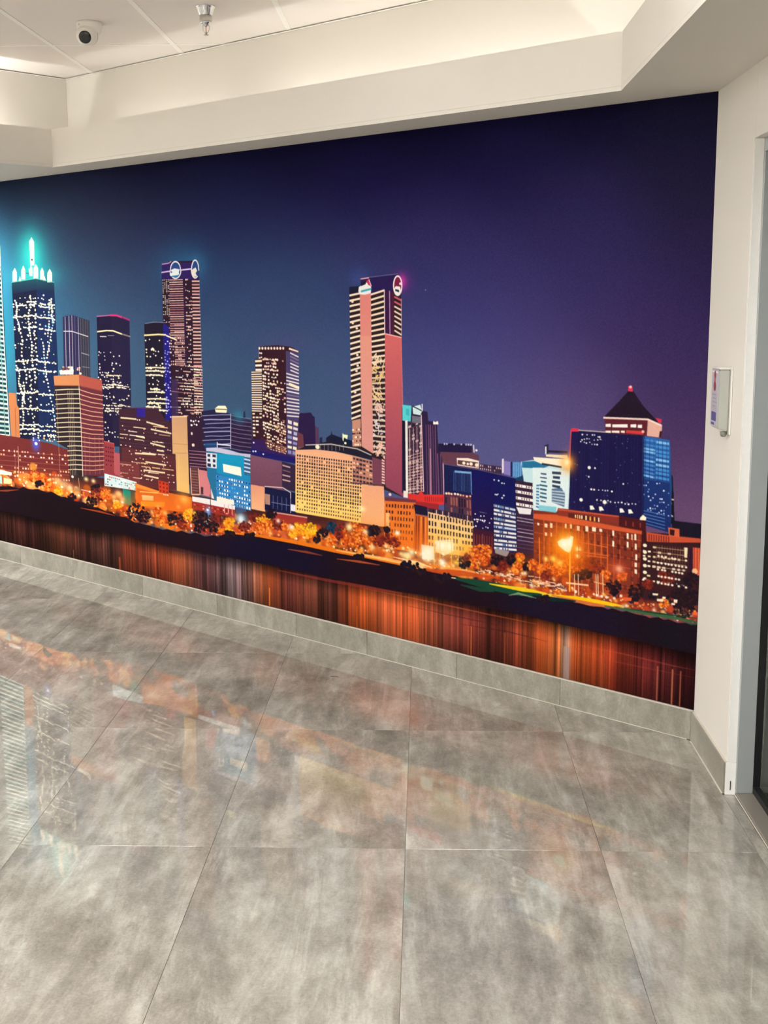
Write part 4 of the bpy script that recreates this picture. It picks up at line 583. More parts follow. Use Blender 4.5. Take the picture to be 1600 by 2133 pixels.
# ---------------------------------------------------------------- materials
M_wall = mat('wall_paint', (224, 219, 209), .62, noise=.02, scale=3, bump=.06, bscale=220)
M_ceil = mat('ceiling_board', (240, 233, 226), .8, noise=.03, scale=240, bump=.12, bscale=320)
M_grid = mat('white_grid_metal', (250, 247, 240), .35)
M_white = mat('white_plastic', (236, 232, 224), .3)
M_black = mat('black_glass', (10, 9, 11), .08)
M_chrome = mat('chrome', (216, 218, 220), .12, metal=1.)
M_alu = mat('grey_aluminium', (172, 177, 177), .42, metal=.25, noise=.03, scale=40)
M_thresh = mat('bronze_grey_aluminium', (134, 126, 116), .45, metal=.25, noise=.05, scale=30)
M_rubber = mat('black_rubber', (9, 10, 12), .5)
M_grout = mat('pale_grout', (205, 198, 184), .8, noise=.08, scale=90)
M_grout_dark = mat('grey_grout', (172, 166, 154), .85, noise=.08, scale=90)
M_dark = mat('dim_room_grey', (58, 62, 62), .7, noise=.05, scale=6)  # dimness of the room beyond the glass is put into this grey
def stone(name, base, dark, light, rough, ior_=1.5, bmp=.03):
    m = bpy.data.materials.new(name); m.use_nodes = True; nt = m.node_tree; N = nt.nodes.new; L = nt.links.new; b = nt.nodes['Principled BSDF']
    tc = N('ShaderNodeTexCoord'); oi = N('ShaderNodeObjectInfo'); cm = N('ShaderNodeCombineXYZ'); ml = N('ShaderNodeMath'); ml.operation = 'MULTIPLY'; ml.inputs[1].default_value = 37.
    L(oi.outputs['Random'], ml.inputs[0]); L(ml.outputs[0], cm.inputs[0]); L(ml.outputs[0], cm.inputs[2])
    ad = N('ShaderNodeVectorMath'); ad.operation = 'ADD'; L(tc.outputs['Object'], ad.inputs[0]); L(cm.outputs[0], ad.inputs[1])
    def noise(scale, detail, st, rough_=.6, dist=0., rot=0.):
        mp = N('ShaderNodeMapping'); mp.inputs['Scale'].default_value = st; mp.inputs['Rotation'].default_value = (0, 0, rot); L(ad.outputs[0], mp.inputs['Vector'])
        n = N('ShaderNodeTexNoise'); n.inputs['Scale'].default_value = scale; n.inputs['Detail'].default_value = detail; n.inputs['Roughness'].default_value = rough_; n.inputs['Distortion'].default_value = dist; L(mp.outputs[0], n.inputs['Vector']); return n
    def ramp(src, stops):
        r = N('ShaderNodeValToRGB'); e = r.color_ramp.elements
        while len(e) < len(stops): e.new(.5)
        for k, (p, c) in enumerate(stops): e[k].position = p; e[k].color = (*[float(v) for v in lin(c)], 1)
        L(src, r.inputs[0]); return r
    def mix(f, a, c, mode='MIX'):
        x = N('ShaderNodeMix'); x.data_type = 'RGBA'; x.blend_type = mode
        if isinstance(f, float): x.inputs['Factor'].default_value = f
        else: L(f, x.inputs['Factor'])
        L(a, x.inputs['A']); L(c, x.inputs['B']); return x.outputs['Result']
    n1 = noise(2.3, 12, (1.35, .8, 1.2), .70, .25, .3); n2 = noise(7., 12, (1.25, .85, 1.), .72, .2, .5); n3 = noise(120., 5, (1, 1, 1), .7); n4 = noise(2.8, 12, (3.2, .55, 1.), .72, .5, .25)
    r1 = ramp(n1.outputs['Fac'], [(.36, dark), (.5, base), (.63, light)])
    r2 = ramp(n2.outputs['Fac'], [(.36, dark), (.5, base), (.63, light)])
    r3 = ramp(n3.outputs['Fac'], [(.34, (92, 92, 92)), (.66, (164, 164, 164))])
    r4 = ramp(n4.outputs['Fac'], [(.40, dark), (.52, base), (.60, light)])
    c = mix(.42, r1.outputs[0], r2.outputs[0]); c = mix(.36, c, r4.outputs[0]); c = mix(.55, c, r3.outputs[0], 'SOFT_LIGHT')
    L(c, b.inputs['Base Color'])
    rr = N('ShaderNodeMapRange'); rr.inputs['To Min'].default_value = rough * .8; rr.inputs['To Max'].default_value = rough * 1.3; L(n2.outputs['Fac'], rr.inputs['Value']); L(rr.outputs[0], b.inputs['Roughness'])
    b.inputs['IOR'].default_value = ior_
    bp = N('ShaderNodeBump'); bp.inputs['Strength'].default_value = bmp; bp.inputs['Distance'].default_value = .001; L(n3.outputs['Fac'], bp.inputs['Height']); L(bp.outputs[0], b.inputs['Normal'])
    return m
M_stone = stone('polished_grey_stone_tile', (167, 161, 150), (124, 117, 106), (206, 202, 192), .003, 1.66, 0.)
M_skirt = stone('grey_stone_skirting', (164, 160, 147), (134, 130, 118), (196, 192, 180), .3)
# ---------------------------------------------------------------- the print as a material (drawn above, held in memory)
sheet = bpy.data.images.new('skyline_print', PW, PH, alpha=False, float_buffer=True)
sheet.colorspace_settings.name = 'Non-Color'
LINC = np.where(CV <= .04045, CV / 12.92, ((CV + .055) / 1.055) ** 2.4)
buf = np.ones((PH, PW, 4), np.float32); buf[..., :3] = np.minimum(LINC[::-1] * np.array(PRINT_GAIN, np.float32), 1.)
sheet.pixels.foreach_set(buf.ravel()); sheet.update(); sheet.pack()
M_print = bpy.data.materials.new('printed_wall_covering'); M_print.use_nodes = True
nt = M_print.node_tree; b = nt.nodes['Principled BSDF']; ti = nt.nodes.new('ShaderNodeTexImage'); ti.image = sheet; ti.extension = 'EXTEND'
uvn = nt.nodes.new('ShaderNodeTexCoord'); nt.links.new(uvn.outputs['UV'], ti.inputs['Vector']); nt.links.new(ti.outputs['Color'], b.inputs['Base Color'])
b.inputs['Roughness'].default_value = .7; b.inputs['Specular IOR Level'].default_value = .02
nz = nt.nodes.new('ShaderNodeTexNoise'); nz.inputs['Scale'].default_value = 260; bp = nt.nodes.new('ShaderNodeBump'); bp.inputs['Strength'].default_value = .08; bp.inputs['Distance'].default_value = .001
nt.links.new(uvn.outputs['Object'], nz.inputs['Vector']); nt.links.new(nz.outputs['Fac'], bp.inputs['Height']); nt.links.new(bp.outputs[0], b.inputs['Normal'])
# ---------------------------------------------------------------- setting: walls
prism_obj('wall_far', [at(-.12, -.004), at(TEND + .1, -.004), at(TEND + .1, -.16), at(-.12, -.16)], 0, ZC + .1, M_wall, kind='structure')
upper = prism_obj('wall_far_upper', [at(.0, 0.), at(LT, 0.), at(LT, -.0035), at(.0, -.0035)], ZS + .001, ZC - .001, M_wall, kind='structure')
prism_obj('wall_right', [(XR, YE), (XR + .30, YE), (XR + .30, 4.62), (XR, 4.655)], 0, ZC + .1, M_wall, kind='structure')
prism_obj('wall_right_header', [(XR, YB), (XR + .30, YB), (XR + .30, YE - .001), (XR, YE - .001)], 2.16, ZC + .1, M_wall, kind='structure')
prism_obj('wall_back', [(XL, YB - .12), (XR + .30, YB - .12), (XR + .30, YB), (XL, YB)], 0, ZC + .1, M_wall, kind='structure')
prism_obj('wall_left', [(XL - .12, YB - .12), (XL, YB - .12), (XL, 9.2), (XL - .12, 9.2)], 0, ZC + .1, M_wall, kind='structure')
prism_obj('wall_left_far', [at(TEND, .002), at(TEND + .1, .002), at(TEND + .1, 2.6), at(TEND, 2.6)], 0, ZS, M_wall, kind='structure')
LO = 2.7                                           # length of the left bulkhead away from the print wall
# bulkhead over the opening on the left: its room face carries the upper left wall
prism_obj('wall_left_upper', [at(LT, .001), at(LT, LO), at(TEND + .1, LO), at(TEND + .1, .001)], ZS + .021, ZC + .1, M_wall, kind='structure')
# ---------------------------------------------------------------- setting: cove soffit (horizontal board) and lip (upright board)
def quadprism(name, pts, z0, z1, parent=None, **kw): return prism_obj(name, pts, z0, z1, M_wall, parent, **kw)
tFR = float(np.dot(np.array([XF, 4.589]) - W0, WD))
# corners of the lip line
def lipx(off):   # point of the print-wall lip line (offset FOFF+off) at X = XF
    t = (XF - W0[0] - WN[0] * (FOFF + off)) / WD[0]; return at(t, FOFF + off)
soff = link('ceiling_soffit', bpy.data.meshes.new('soffit'), None, None, kind='structure')
bm = bmesh.new()
TH = .016
pR = lipx(0.); pL = at(LF, FOFF - .02)
prism(bm, [(XR - .001, 4.652), at(.004, .001), at(TEND - .002, .003), at(TEND - .002, LO), at(LF, LO), pL, pR, (XF, YB + .001), (XR - .001, YB + .001)][:0] or [(XR - .001, 4.65), at(LF, .001), pL, pR], ZS, ZS + TH)
prism(bm, [(XR - .001, 4.649), pR, (XF, YB + .001), (XR - .001, YB + .001)], ZS, ZS + TH)
prism(bm, [at(LF, .001), at(TEND - .002, .003), at(TEND - .002, LO), at(LF, LO)], ZS, ZS + TH)
bmesh.ops.recalc_face_normals(bm, faces=bm.faces); bm.to_mesh(soff.data); bm.free(); soff.data.materials.append(M_wall)
LT_ = .014
prism_obj('trim_1', [pL, pR, lipx(-LT_ * 1.), at(LF + LT_, FOFF - .02 - LT_)], ZS + TH + .0005, ZF, M_wall, kind='structure', label='cream upright lip of the light cove along the mural wall')
prism_obj('trim_2', [pR, (XF, YB + .002), (XF + LT_, YB + .002), (XF + LT_, lipx(-LT_)[1])], ZS + TH + .0005, ZF, M_wall, kind='structure', label='cream upright lip of the light cove along the right wall')
prism_obj('trim_3', [pL, at(LF, LO), at(LF + LT_, LO), at(LF + LT_, FOFF - .02 - LT_)], ZS + TH + .0005, ZF, M_wall, kind='structure', label='cream upright lip of the light cove on the left bulkhead')
prism_obj('trim_4', [(XL + .345, YB + .34), (XF - .001, YB + .34), (XF - .001, YB + .354), (XL + .345, YB + .354)], ZS + TH + .0005, ZF, M_wall, kind='structure')
prism_obj('trim_5', [(XL + .34, YB + .34), (XL + .354, YB + .3545), (XL + .354, 5.0), (XL + .34, 5.0)], ZS + TH + .0005, ZF, M_wall, kind='structure')
box('ceiling_soffit_back', XL + .001, XF - .001, YB + .001, YB + .354, ZS, ZS + TH, M_wall, kind='structure')
box('ceiling_soffit_left', XL + .001, XL + .354, YB + .3545, 5.0, ZS, ZS + TH, M_wall, kind='structure')
# ---------------------------------------------------------------- setting: ceiling of boards in a white grid
ceil = box('ceiling', XL, XR, YB, 9.2, ZC + .02, ZC + .06, M_ceil, kind='structure')
GX0, GY0, GW, GL = -1.83, 6.43, .6, 1.2
n_tile = 0
def region(q):
    q = clip(q, at(0, .002), WN); q = q and clip(q, at(LT - .002, 0), -WD) if q else q
    return q
def region_full(q):
    for p, nr in (((XR - .002, 0), (-1, 0)), (at(0, .002), tuple(WN))):
        if q: q = clip(q, p, nr)
    return q
bulk = [at(LT, .0), at(LT, LO)]
def area(q): return abs(sum(q[i - 1][0] * q[i][1] - q[i][0] * q[i - 1][1] for i in range(len(q)))) / 2 if len(q) > 2 else 0.
panel_cells = set()
for ix in range(-6, 6):
    for iy in range(-8, 3):
        x0 = GX0 + ix * GW; y0 = GY0 + (iy - 1) * GL
        q = [(x0 + .0123, y0 + .0123), (x0 + GW - .0123, y0 + .0123), (x0 + GW - .0123, y0 + GL - .0123), (x0 + .0123, y0 + GL - .0123)]
        q = [(max(XL, min(XR, px)), max(YB, min(9.2, py))) for px, py in q]
        q = region_full(q)
        if not q or area(q) < .002: continue
        cx_, cy_ = sum(p[0] for p in q) / len(q), sum(p[1] for p in q) / len(q)
        dn = (np.array([cx_, cy_]) - W0) @ WN; dt = (np.array([cx_, cy_]) - W0) @ WD
        if dn < LO:                                # next to the bulkhead: trim against its face
            q = clip(q, at(LT - .003, 0), tuple(-WD))
            if not q or area(q) < .002: continue
        if any(abs(x0 + GW / 2 - px) < .3 and abs(y0 + GL / 2 - py) < .3 for px, py, *_ in PANELS): panel_cells.add((ix, iy)); continue
        prism_obj('ceiling_tile', q, ZC - .001, ZC + .018, M_ceil, ceil)
def bar(x0, x1, y0, y1):
    q = region_full([(x0, y0), (x1, y0), (x1, y1), (x0, y1)])
    if not q: return
    q2 = clip(q, at(LT - .003, 0), tuple(-WD))
    cx_, cy_ = sum(p[0] for p in q) / len(q), sum(p[1] for p in q) / len(q)
    if (np.array([cx_, cy_]) - W0) @ WN < LO + 1.2 and q2: q = q2
    if area(q) > 1e-4: prism_obj('grid_bar', q, ZC - .0035, ZC + .0185, M_grid, ceil)
for ix in range(-5, 6): bar(GX0 + ix * GW - .012, GX0 + ix * GW + .012, YB + .01, 9.1)
for iy in range(-7, 3):
    for ix in range(-6, 5): bar(max(XL, GX0 + ix * GW + .0122), min(XR - .003, GX0 + (ix + 1) * GW - .0122), GY0 + iy * GL - .012, GY0 + iy * GL + .012)
prism_obj('edge_trim', [at(.01, .0025), at(LT - .004, .0025), at(LT - .004, .016), at(.03, .016)], ZC - .0075, ZC - .0062, M_grid, ceil)
prism_obj('edge_trim', [at(LT - .001, .02), at(LT - .001, LO), at(LT - .016, LO), at(LT - .016, .02)], ZC - .0075, ZC - .0062, M_grid, ceil)
# ---------------------------------------------------------------- setting: floor of polished stone tiles, 0.6 m x 1.1 m
floor = box('floor', XL, 3.2, YB, 9.4, -.06, -.0102, M_grout_dark, kind='structure')
FX0, FY0, FW, FL = -.0532, 4.737, .5985, 1.083
G = .00045
for ix in range(-8, 4):
    for iy in range(-6, 4):
        x0 = FX0 + ix * FW; y0 = FY0 + iy * FL
        q = [(x0 + G, y0 + G), (x0 + FW - G, y0 + G), (x0 + FW - G, y0 + FL - G), (x0 + G, y0 + FL - G)]
        q = [(max(XL + .002, px), max(YB + .002, py)) for px, py in q]
        for p, nr in (((XR - .012, 0), (-1, 0)), (at(0, .0125), tuple(WN)), (at(TEND - .004, 0), tuple(-WD))):
            if q: q = clip(q, p, nr)
        if not q or area(q) < .0006: continue
        cx_, cy_ = sum(p[0] for p in q) / len(q), sum(p[1] for p in q) / len(q)
        bm = bmesh.new(); prism(bm, [(p[0] - cx_, p[1] - cy_) for p in q], -.0095, 0.); bmesh.ops.recalc_face_normals(bm, faces=bm.faces)
        bmesh.ops.bevel(bm, geom=[e for e in bm.edges if e.verts[0].co.z > -.001 and e.verts[1].co.z > -.001], offset=.0005, segments=1, affect='EDGES')
        o = link('floor_tile', mesh_of(bm, 'floor_tile'), M_stone, floor); o.location = (cx_, cy_, 0.)
prism_obj('doorway_strip', [(XR - .0115, YE - .002), (XS - .0045, YE - .002), (XS - .0045, YB + .01), (XR - .0115, YB + .01)], -.0095, -.0004, M_stone, floor)
# ---------------------------------------------------------------- setting: skirting tiles
bb = prism_obj('baseboard_far', [at(.006, .0), at(TEND - .01, .0), at(TEND - .01, .0022), at(.006, .0022)], .0005, BH - .001, M_grout, kind='structure')
joints = [.006, .615, 1.173, 1.729, 2.224, 2.846, 3.512, 4.22, 4.82, 5.42, TEND - .012]
for a_, b_ in zip(joints[:-1], joints[1:]):
    cc = at((a_ + b_) / 2, .007); dq = [np.array(at(a_ + .0012 + (.0015 if a_ < .01 else 0), .0024)) - cc, np.array(at(b_ - .0012, .0024)) - cc, np.array(at(b_ - .0012, .0115)) - cc, np.array(at(a_ + .0012 + (.0015 if a_ < .01 else 0), .0115)) - cc]
    o = prism_obj('skirting_tile', dq, .002, BH, M_skirt, bb); o.location = (cc[0], cc[1], 0)
prism_obj('grout_bead', [at(.02, .0118), at(TEND - .012, .0118), at(TEND - .012, .0140), at(.02, .0140)], .0003, .0026, M_grout, bb)
prism_obj('top_bead', [at(.004, .0002), at(TEND - .012, .0002), at(TEND - .012, .0085), at(.004, .0085)], BH + .0004, BH + .004, M_grout, bb)
bbr = box('baseboard_right', XR - .0022, XR - .0002, YE + .004, 4.640, .0005, BH - .001, M_grout, kind='structure')
o = box('skirting_tile', -.0092, 0, -.2665, .2665, .002, BH, M_skirt, bbr); o.location = (XR - .0024, 4.3835, 0)
box('grout_bead', XR - .0150, XR - .0118, YE + .006, 4.632, .0003, .0040, M_grout, bbr)
box('top_bead', XR - .0080, XR - .0002, YE + .006, 4.640, BH + .0004, BH + .0035, M_grout, bbr)
# ---------------------------------------------------------------- the mural
bm = bmesh.new(); uvl = bm.loops.layers.uv.new('UVMap')
ts = np.linspace(0.003, TEND - .004, 13)
va = [bm.verts.new((*at(t, .0015), BH + .006)) for t in ts]; vb = [bm.verts.new((*at(t, .0015), ZS - .0008)) for t in ts]
wa = [bm.verts.new((*at(t, -.0035), BH + .006)) for t in ts]; wb = [bm.verts.new((*at(t, -.0035), ZS - .0008)) for t in ts]
def uv(v, t): return ((TEND - t) * PS / PW, 1. - (ZS - v.co.z) * PS / PH)
for i in range(len(ts) - 1):
    for vs, tt in (((va[i + 1], va[i], vb[i], vb[i + 1]), (ts[i + 1], ts[i], ts[i], ts[i + 1])), ((wa[i], wa[i + 1], wb[i + 1], wb[i]), (ts[i], ts[i + 1], ts[i + 1], ts[i])), ((va[i], va[i + 1], wa[i + 1], wa[i]), (ts[i], ts[i + 1], ts[i + 1], ts[i])), ((vb[i + 1], vb[i], wb[i], wb[i + 1]), (ts[i + 1], ts[i], ts[i], ts[i + 1]))):
        f_ = bm.faces.new(vs)
        for lp, t in zip(f_.loops, tt): lp[uvl].uv = uv(lp.vert, t)
for vs, t in (((va[0], wa[0], wb[0], vb[0]), ts[0]), ((wa[-1], va[-1], vb[-1], wb[-1]), ts[-1])):
    f_ = bm.faces.new(vs)
    for lp in f_.loops: lp[uvl].uv = uv(lp.vert, t)
link('wall_mural', mesh_of(bm, 'wall_mural'), M_print, None, label='large printed night city skyline mural with lit towers above a river', category='mural')
# ---------------------------------------------------------------- shop front on the right
XS = XR + .029
M_return = mat('white_gloss_paint', (248, 246, 240), .4, noise=.03, scale=60)
win = box('window_1', XS, XS + .100, YB + .02, YE - .004, 2.118, 2.158, M_alu, kind='structure')          # head rail
box('jamb', XS, XS + .056, YE - .016, YE - .002, .0105, 2.117, M_alu, win, .001)
box('threshold', XS + .0005, XS + .150, YB + .02, YE - .0065, -.0098, .010, M_thresh, win, .002)
box('gasket', XS + .0565, XS + .0800, YE - .018, YE - .004, .034, 2.117, M_rubber, win)
box('gasket', XS + .0567, XS + .0798, YB + .03, YE - .0185, .0108, .0335, M_rubber, win)
M_pane = mat('clear_glass', (235, 242, 240), .02, trans=1., ior=1.45)
box('pane', XS + .0815, XS + .0890, YB + .04, YE - .0190, .034, 2.116, M_pane, win)
box('corner_bead', XR - .002, XR - .0003, YE + .0005, YE + .0030, BH + .006, 2.158, M_return, win)
box('reveal', XR + .0003, XS - .0005, YE - .0026, YE - .0004, .116, 2.158, M_return, win)
prism_obj('chipped_plaster', [(XR - .006, YE - .0030), (XS - .0005, YE - .0055), (XS - .0005, YE - .0004), (XR - .006, YE - .0004)], .0005, .115, M_return, win)
box('plaster_chip', XR + .010, XR + .0125, YE - .0068, YE - .0056, .018, .050, M_rubber, win)
box('caulk_bead', XS - .0028, XS, YB + .03, YE - .007, -.0003, .0018, M_grout, win)
prism_obj('wall_beyond', [(2.9, YB), (3.0, YB), (3.0, 6.2), (2.9, 6.2)], -.01, ZC, M_dark, kind='structure')
prism_obj('wall_beyond_end', [(XR + .302, 5.0), (2.9, 5.0), (2.9, 5.1), (XR + .302, 5.1)], -.01, ZC, M_dark, kind='structure')
prism_obj('ceiling_beyond', [(XR + .302, YB), (2.9, YB), (2.9, 4.99), (XR + .302, 4.99)], 2.6, 2.7, M_dark, kind='structure')
prism_obj('wall_beyond_back', [(XR + .302, YB - .1), (2.9, YB - .1), (2.9, YB - .002), (XR + .302, YB - .002)], -.01, ZC, M_dark, kind='structure')
# ---------------------------------------------------------------- lights: room coves and panels, with added unseen fill tubes and panels
def tube(p, q, m, label):
    p = Vector((*p, ZS + .062)); q = Vector((*q, ZS + .062)); d = (q - p).normalized(); L_ = (q - p).length
    root = bpy.data.objects.new('cove_light', None); C.objects.link(root); root['label'] = label; root['category'] = 'light'; root['group'] = 'hidden cove tubes'
    rot = d.to_track_quat('X', 'Z').to_matrix().to_4x4(); root.matrix_world = Matrix.Translation(p) @ rot
    box('housing', 0, L_, -.016, .016, -.044, -.014, M_white, root, .002)
    bm = bmesh.new(); bmesh.ops.create_cone(bm, cap_ends=True, segments=14, radius1=.012, radius2=.012, depth=L_ - .02, matrix=Matrix.Translation((L_ / 2, 0, 0)) @ Matrix.Rotation(math.pi / 2, 4, 'Y')); link('tube', mesh_of(bm, 'tube', True), m, root)
def glowmat(n, w): return mat(n, (255, 248, 238), .5, emit=(253, 253, 253), est=w)
T_M, T_R, T_L, T_FILL = glowmat('cove_glow_mural', COVE_M), glowmat('cove_glow_right', COVE_R), glowmat('cove_glow_left', COVE_L), glowmat('fill_glow_back', FILL_B)
TN = .17
tube(at(.40, TN), at(1.36, TN), T_M, 'cove light tube hidden behind the lip, nearest the right corner')
tube(at(2.60, TN), at(3.62, TN), glowmat('fill_glow_corner', COVE_M * .75), 'fill tube added behind the lip of the mural wall, nearest the left corner')  # extra tube in the cove's gap, added to lift the corner
tube(at(1.40, TN), at(2.42, TN), T_M, 'cove light tube hidden behind the lip in the middle of the mural wall')
for k, (a_, b_) in enumerate([(3.85, 2.9), (2.8, 1.6), (1.5, .3), (.2, -1.0), (-1.1, -2.2)]):
    tube((XF + .12, a_), (XF + .12, b_), T_R, 'cove light tube hidden behind the lip along the right wall, %s from the mural' % ('first', 'second', 'third', 'fourth', 'fifth')[k])
tube(at(LF + .08, .52), at(LF + .08, 1.5), T_L, 'cove light tube hidden behind the lip of the left bulkhead, near the mural')
tube(at(LF + .08, 1.6), at(LF + .08, 2.6), T_L, 'cove light tube hidden behind the lip of the left bulkhead, far from the mural')
for k in range(4): tube((.4 - k * 1.3, YB + .2), (-.8 - k * 1.3, YB + .2), T_FILL, 'unseen fill tube added along the back wall, %s from the right' % ('first', 'second', 'third', 'fourth')[k])  # these and the left wall tubes are added, unseen, for ambient light
for k in range(5): tube((XL + .2, YB + .5 + k * 1.3), (XL + .2, YB + 1.7 + k * 1.3), T_FILL, 'unseen fill tube added along the left wall, %s from the back' % ('first', 'second', 'third', 'fourth', 'fifth')[k])
M_P = {k: mat('panel_glow_' + n, (255, 250, 242), .5, emit=(252, 253, 255), est=w) for k, n, w in (('N', 'near', PANEL_N), ('F', 'back', PANEL_F), ('L', 'left', FILL_L), ('A', 'alcove', FILL_A))}
al = at(5.1, 1.35)  # added panel out of view, brightens the left mural and far floor
for px, py, pz, kk, where in PANELS + [(al[0], al[1], ZS, 'A', 'unseen fill added in the low alcove ceiling on the left')]:
    root = bpy.data.objects.new('ceiling_light', None); C.objects.link(root); root.location = (px, py, pz - (.02 if kk == 'A' else 0)); root['category'] = 'light'
    root['label'] = 'white framed ceiling panel light, ' + where; root['group'] = 'ceiling panel lights'
    if kk == 'A': root.rotation_euler = (0, 0, math.atan2(WD[1], WD[0]))
    bm = bmesh.new(); prism(bm, [(-.288, -.588), (.288, -.588), (.288, .588), (-.288, .588)], .002, .016); link('diffuser', mesh_of(bm), M_P[kk], root)
    bm = bmesh.new()
    for q in ([(-.289, -.589), (.289, -.589), (.289, -.575), (-.289, -.575)], [(-.289, .575), (.289, .575), (.289, .589), (-.289, .589)], [(-.289, -.5745), (-.275, -.5745), (-.275, .5745), (-.289, .5745)], [(.275, -.5745), (.289, -.5745), (.289, .5745), (.275, .5745)]): prism(bm, q, -.003, .0015)
    link('frame', mesh_of(bm), M_grid, root)
# ---------------------------------------------------------------- dome camera on the ceiling
dc = bpy.data.objects.new('security_camera', None); C.objects.link(dc); dc.location = (-1.512, 5.93, ZC - .0012)
dc['label'] = 'small white turret security camera with a black lens on the ceiling'; dc['category'] = 'camera'
bm = bmesh.new(); lathe(bm, [(.057, 0.), (.0585, -.004), (.0585, -.012), (.056, -.026), (.052, -.042), (.048, -.050), (.043, -.0535), (.030, -.0535)], 48); link('base', mesh_of(bm, 'base', True), M_white, dc)
bm = bmesh.new(); bmesh.ops.create_uvsphere(bm, u_segments=40, v_segments=28, radius=.0475)
for v in bm.verts:                                   # the ball is cut flat where it looks out
    if v.co.z < -.0345: v.co.z = -.0345
aim = Vector((-.03, -.90, -.36)).normalized(); Rq = (-aim).to_track_quat('Z', 'Y').to_matrix().to_4x4()
ball = link('housing', mesh_of(bm, 'ball', True), M_white, dc); ball.matrix_local = Matrix.Translation((-.006, -.024, -.0600)) @ Rq
bm = bmesh.new(); lathe(bm, [(.0275, -.032), (.0275, -.0385), (.0255, -.0402), (.010, -.0408), (.0005, -.0409)], 40); link('lens', mesh_of(bm, 'lens', True), M_black, ball, label='black lens window')
bm = bmesh.new(); bmesh.ops.create_cone(bm, cap_ends=True, segments=16, radius1=.0022, radius2=.0022, depth=.002, matrix=Matrix.Translation((-.034, -.0468, -.016)) @ Matrix.Rotation(math.pi / 2, 4, 'X')); link('screw', mesh_of(bm), M_chrome, dc)
bm = bmesh.new(); lathe(bm, [(.0476, -.0015), (.0482, 0.), (.0476, .0015)], 40, False); link('gap_ring', mesh_of(bm, 'gap', True), M_rubber, dc, label='dark gap around the ball').matrix_local = Matrix.Translation((-.006, -.024, -.0600)) @ Rq @ Matrix.Translation((0, 0, .004))
# ---------------------------------------------------------------- sprinkler
sp = bpy.data.objects.new('fire_sprinkler', None); C.objects.link(sp); sp.location = (-.936, 5.64, ZC - .0012)
sp['label'] = 'chrome pendent fire sprinkler with a glass bulb hanging from the ceiling'; sp['category'] = 'sprinkler'
bm = bmesh.new(); lathe(bm, [(.043, 0), (.044, -.002), (.0415, -.004), (.038, -.010), (.0295, -.036), (.028, -.0375), (.022, -.0375)], 48); link('escutcheon', mesh_of(bm, 'cup', True), M_chrome, sp)
M_pew = mat('brushed_pewter', (190, 186, 176), .35, metal=.6)
bm = bmesh.new(); lathe(bm, [(.0255, -.0378), (.0262, -.040), (.0262, -.058), (.0245, -.0615)], 40); link('collar', mesh_of(bm, 'collar', True), M_pew, sp)
bm = bmesh.new(); lathe(bm, [(.0245, -.0618), (.0235, -.066), (.019, -.070), (.011, -.0725), (.009, -.078), (.005, -.082)], 40); link('nozzle', mesh_of(bm, 'nozzle', True), M_chrome, sp)
M_bulb = mat('rose_glass', (246, 216, 208), .03, trans=.9, ior=1.3)
bm = bmesh.new(); lathe(bm, [(.0012, -.0822), (.0036, -.0835), (.0042, -.088), (.0042, -.098), (.003, -.1025), (.0012, -.1032)], 20); link('glass_bulb', mesh_of(bm, 'bulb', True), M_bulb, sp)
for s in (-1, 1):
    pts = [(.0105 * s, -.0725), (.0135 * s, -.082), (.0132 * s, -.094), (.0085 * s, -.104), (.003 * s, -.110)]
    bm = bmesh.new(); rings = []
    for x, z in pts: rings.append([bm.verts.new((x + dx, dy, z)) for dx, dy in ((-.0016, -.0022), (.0016, -.0022), (.0016, .0022), (-.0016, .0022))])
    for a_, b_ in zip(rings[:-1], rings[1:]):
        for k in range(4): bm.faces.new((a_[k], a_[(k + 1) % 4], b_[(k + 1) % 4], b_[k]))
    bm.faces.new(rings[0]); bm.faces.new(rings[-1]); link('frame_arm', mesh_of(bm), M_pew, sp)
bm = bmesh.new(); lathe(bm, [(.003, -.1035), (.0042, -.108), (.0042, -.113), (.005, -.1148), (.0115, -.1150), (.0118, -.1162), (.003, -.1168)], 32); link('deflector', mesh_of(bm, 'deflector', True), M_pew, sp)
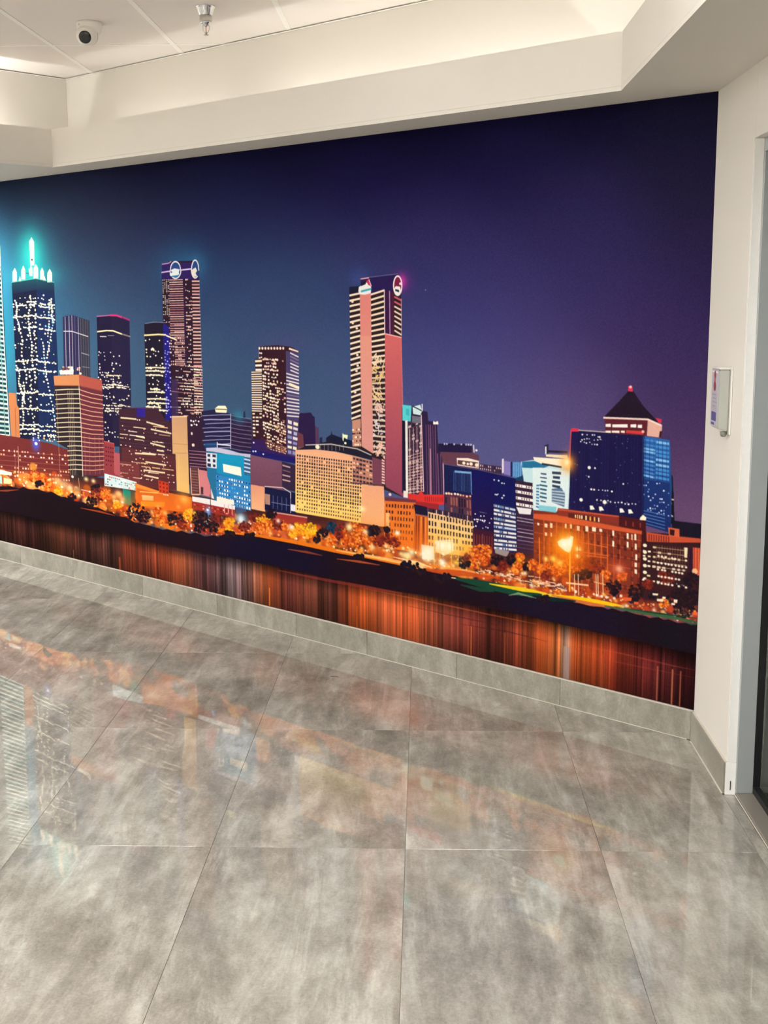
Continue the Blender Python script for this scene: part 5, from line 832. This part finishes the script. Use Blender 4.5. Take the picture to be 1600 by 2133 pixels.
# ---------------------------------------------------------------- wall box with printed front
bx = bpy.data.objects.new('wall_box', None); C.objects.link(bx); bx.location = (XR, 4.33, 1.215)
bx['label'] = 'small white and grey wall box with a printed front, beside the mural'; bx['category'] = 'box'
M_boxg = mat('satin_grey_plastic', (178, 180, 172), .4, noise=.03, scale=30)
box('back_plate', -.0055, -.0004, -.064, .052, -.004, .224, M_white, bx, .002)
bm = bmesh.new(); prism(bm, [(-.0430, -.050), (-.006, -.050), (-.006, .050), (-.0430, .050)], .006, .215)
for v in bm.verts:
    if v.co.x < -.04 and v.co.z < .1: v.co.z += .010
bmesh.ops.recalc_face_normals(bm, faces=bm.faces); bmesh.ops.bevel(bm, geom=list(bm.edges), offset=.004, segments=3, affect='EDGES'); link('body', mesh_of(bm, 'body'), M_boxg, bx)
box('lid', -.0445, -.0058, -.0515, .0515, .2155, .2205, M_white, bx, .0015)
box('front_panel', -.0452, -.0432, -.0475, .0475, .0215, .2145, mat('printed_white_card', (188, 182, 192), .35), bx, .0006)
M_red = mat('red_print', (150, 62, 54), .4); M_blue = mat('blue_print', (84, 86, 140), .4); M_ink = mat('grey_print', (150, 146, 156), .4)
def patch(name, y0, y1, z0, z1, m, par): return box(name, -.0457, -.04525, y0, y1, z0, z1, m, par)
fp = [c for c in bx.children if c.name.startswith('front_panel')][0]
patch('thermometer_print', -.006, .006, .158, .196, M_red, fp)
for z, r in ((.196, .0135), (.157, .0165)):
    bm = bmesh.new(); bmesh.ops.create_cone(bm, cap_ends=True, segments=24, radius1=r, radius2=r, depth=.0005, matrix=Matrix.Translation((-.04555, 0, z)) @ Matrix.Rotation(math.pi / 2, 4, 'Y')); link('thermometer_print', mesh_of(bm), M_red, fp)
patch('label_print', -.038, .04, .2025, .2085, M_white, fp)
for k, (y0, y1) in enumerate([(-.026, .028), (-.022, .024), (-.030, .030), (-.016, .02)]): patch('text_line', y0, y1, .128 - k * .013, .1305 - k * .013, M_ink, fp)
patch('blue_square_print', -.034, .034, .040, .070, M_blue, fp); patch('blue_square_print', -.010, .036, .026, .034, M_blue, fp)
bm = bmesh.new(); lathe(bm, [(.0115, 0.), (.0115, -.008), (.009, -.016), (.004, -.018)], 20)
o = link('spout', mesh_of(bm, 'spout', True), mat('grey_green_plastic', (128, 128, 116), .45), bx); o.location = (-.017, -.030, .0055)
# ---------------------------------------------------------------- dark sliver on the floor
bm = bmesh.new(); q = [(-.0165, -.0022), (0, -.003), (.0165, -.0018), (.0165, .0020), (0, .0028), (-.0165, .0022)]; prism(bm, q, .0002, .0016)
o = link('floor_scrap', mesh_of(bm), mat('dark_brown_scrap', (84, 66, 56), .7), None, label='thin dark sliver lying on the grey floor tiles', category='scrap'); o.location = (-.399, 5.448, 0)
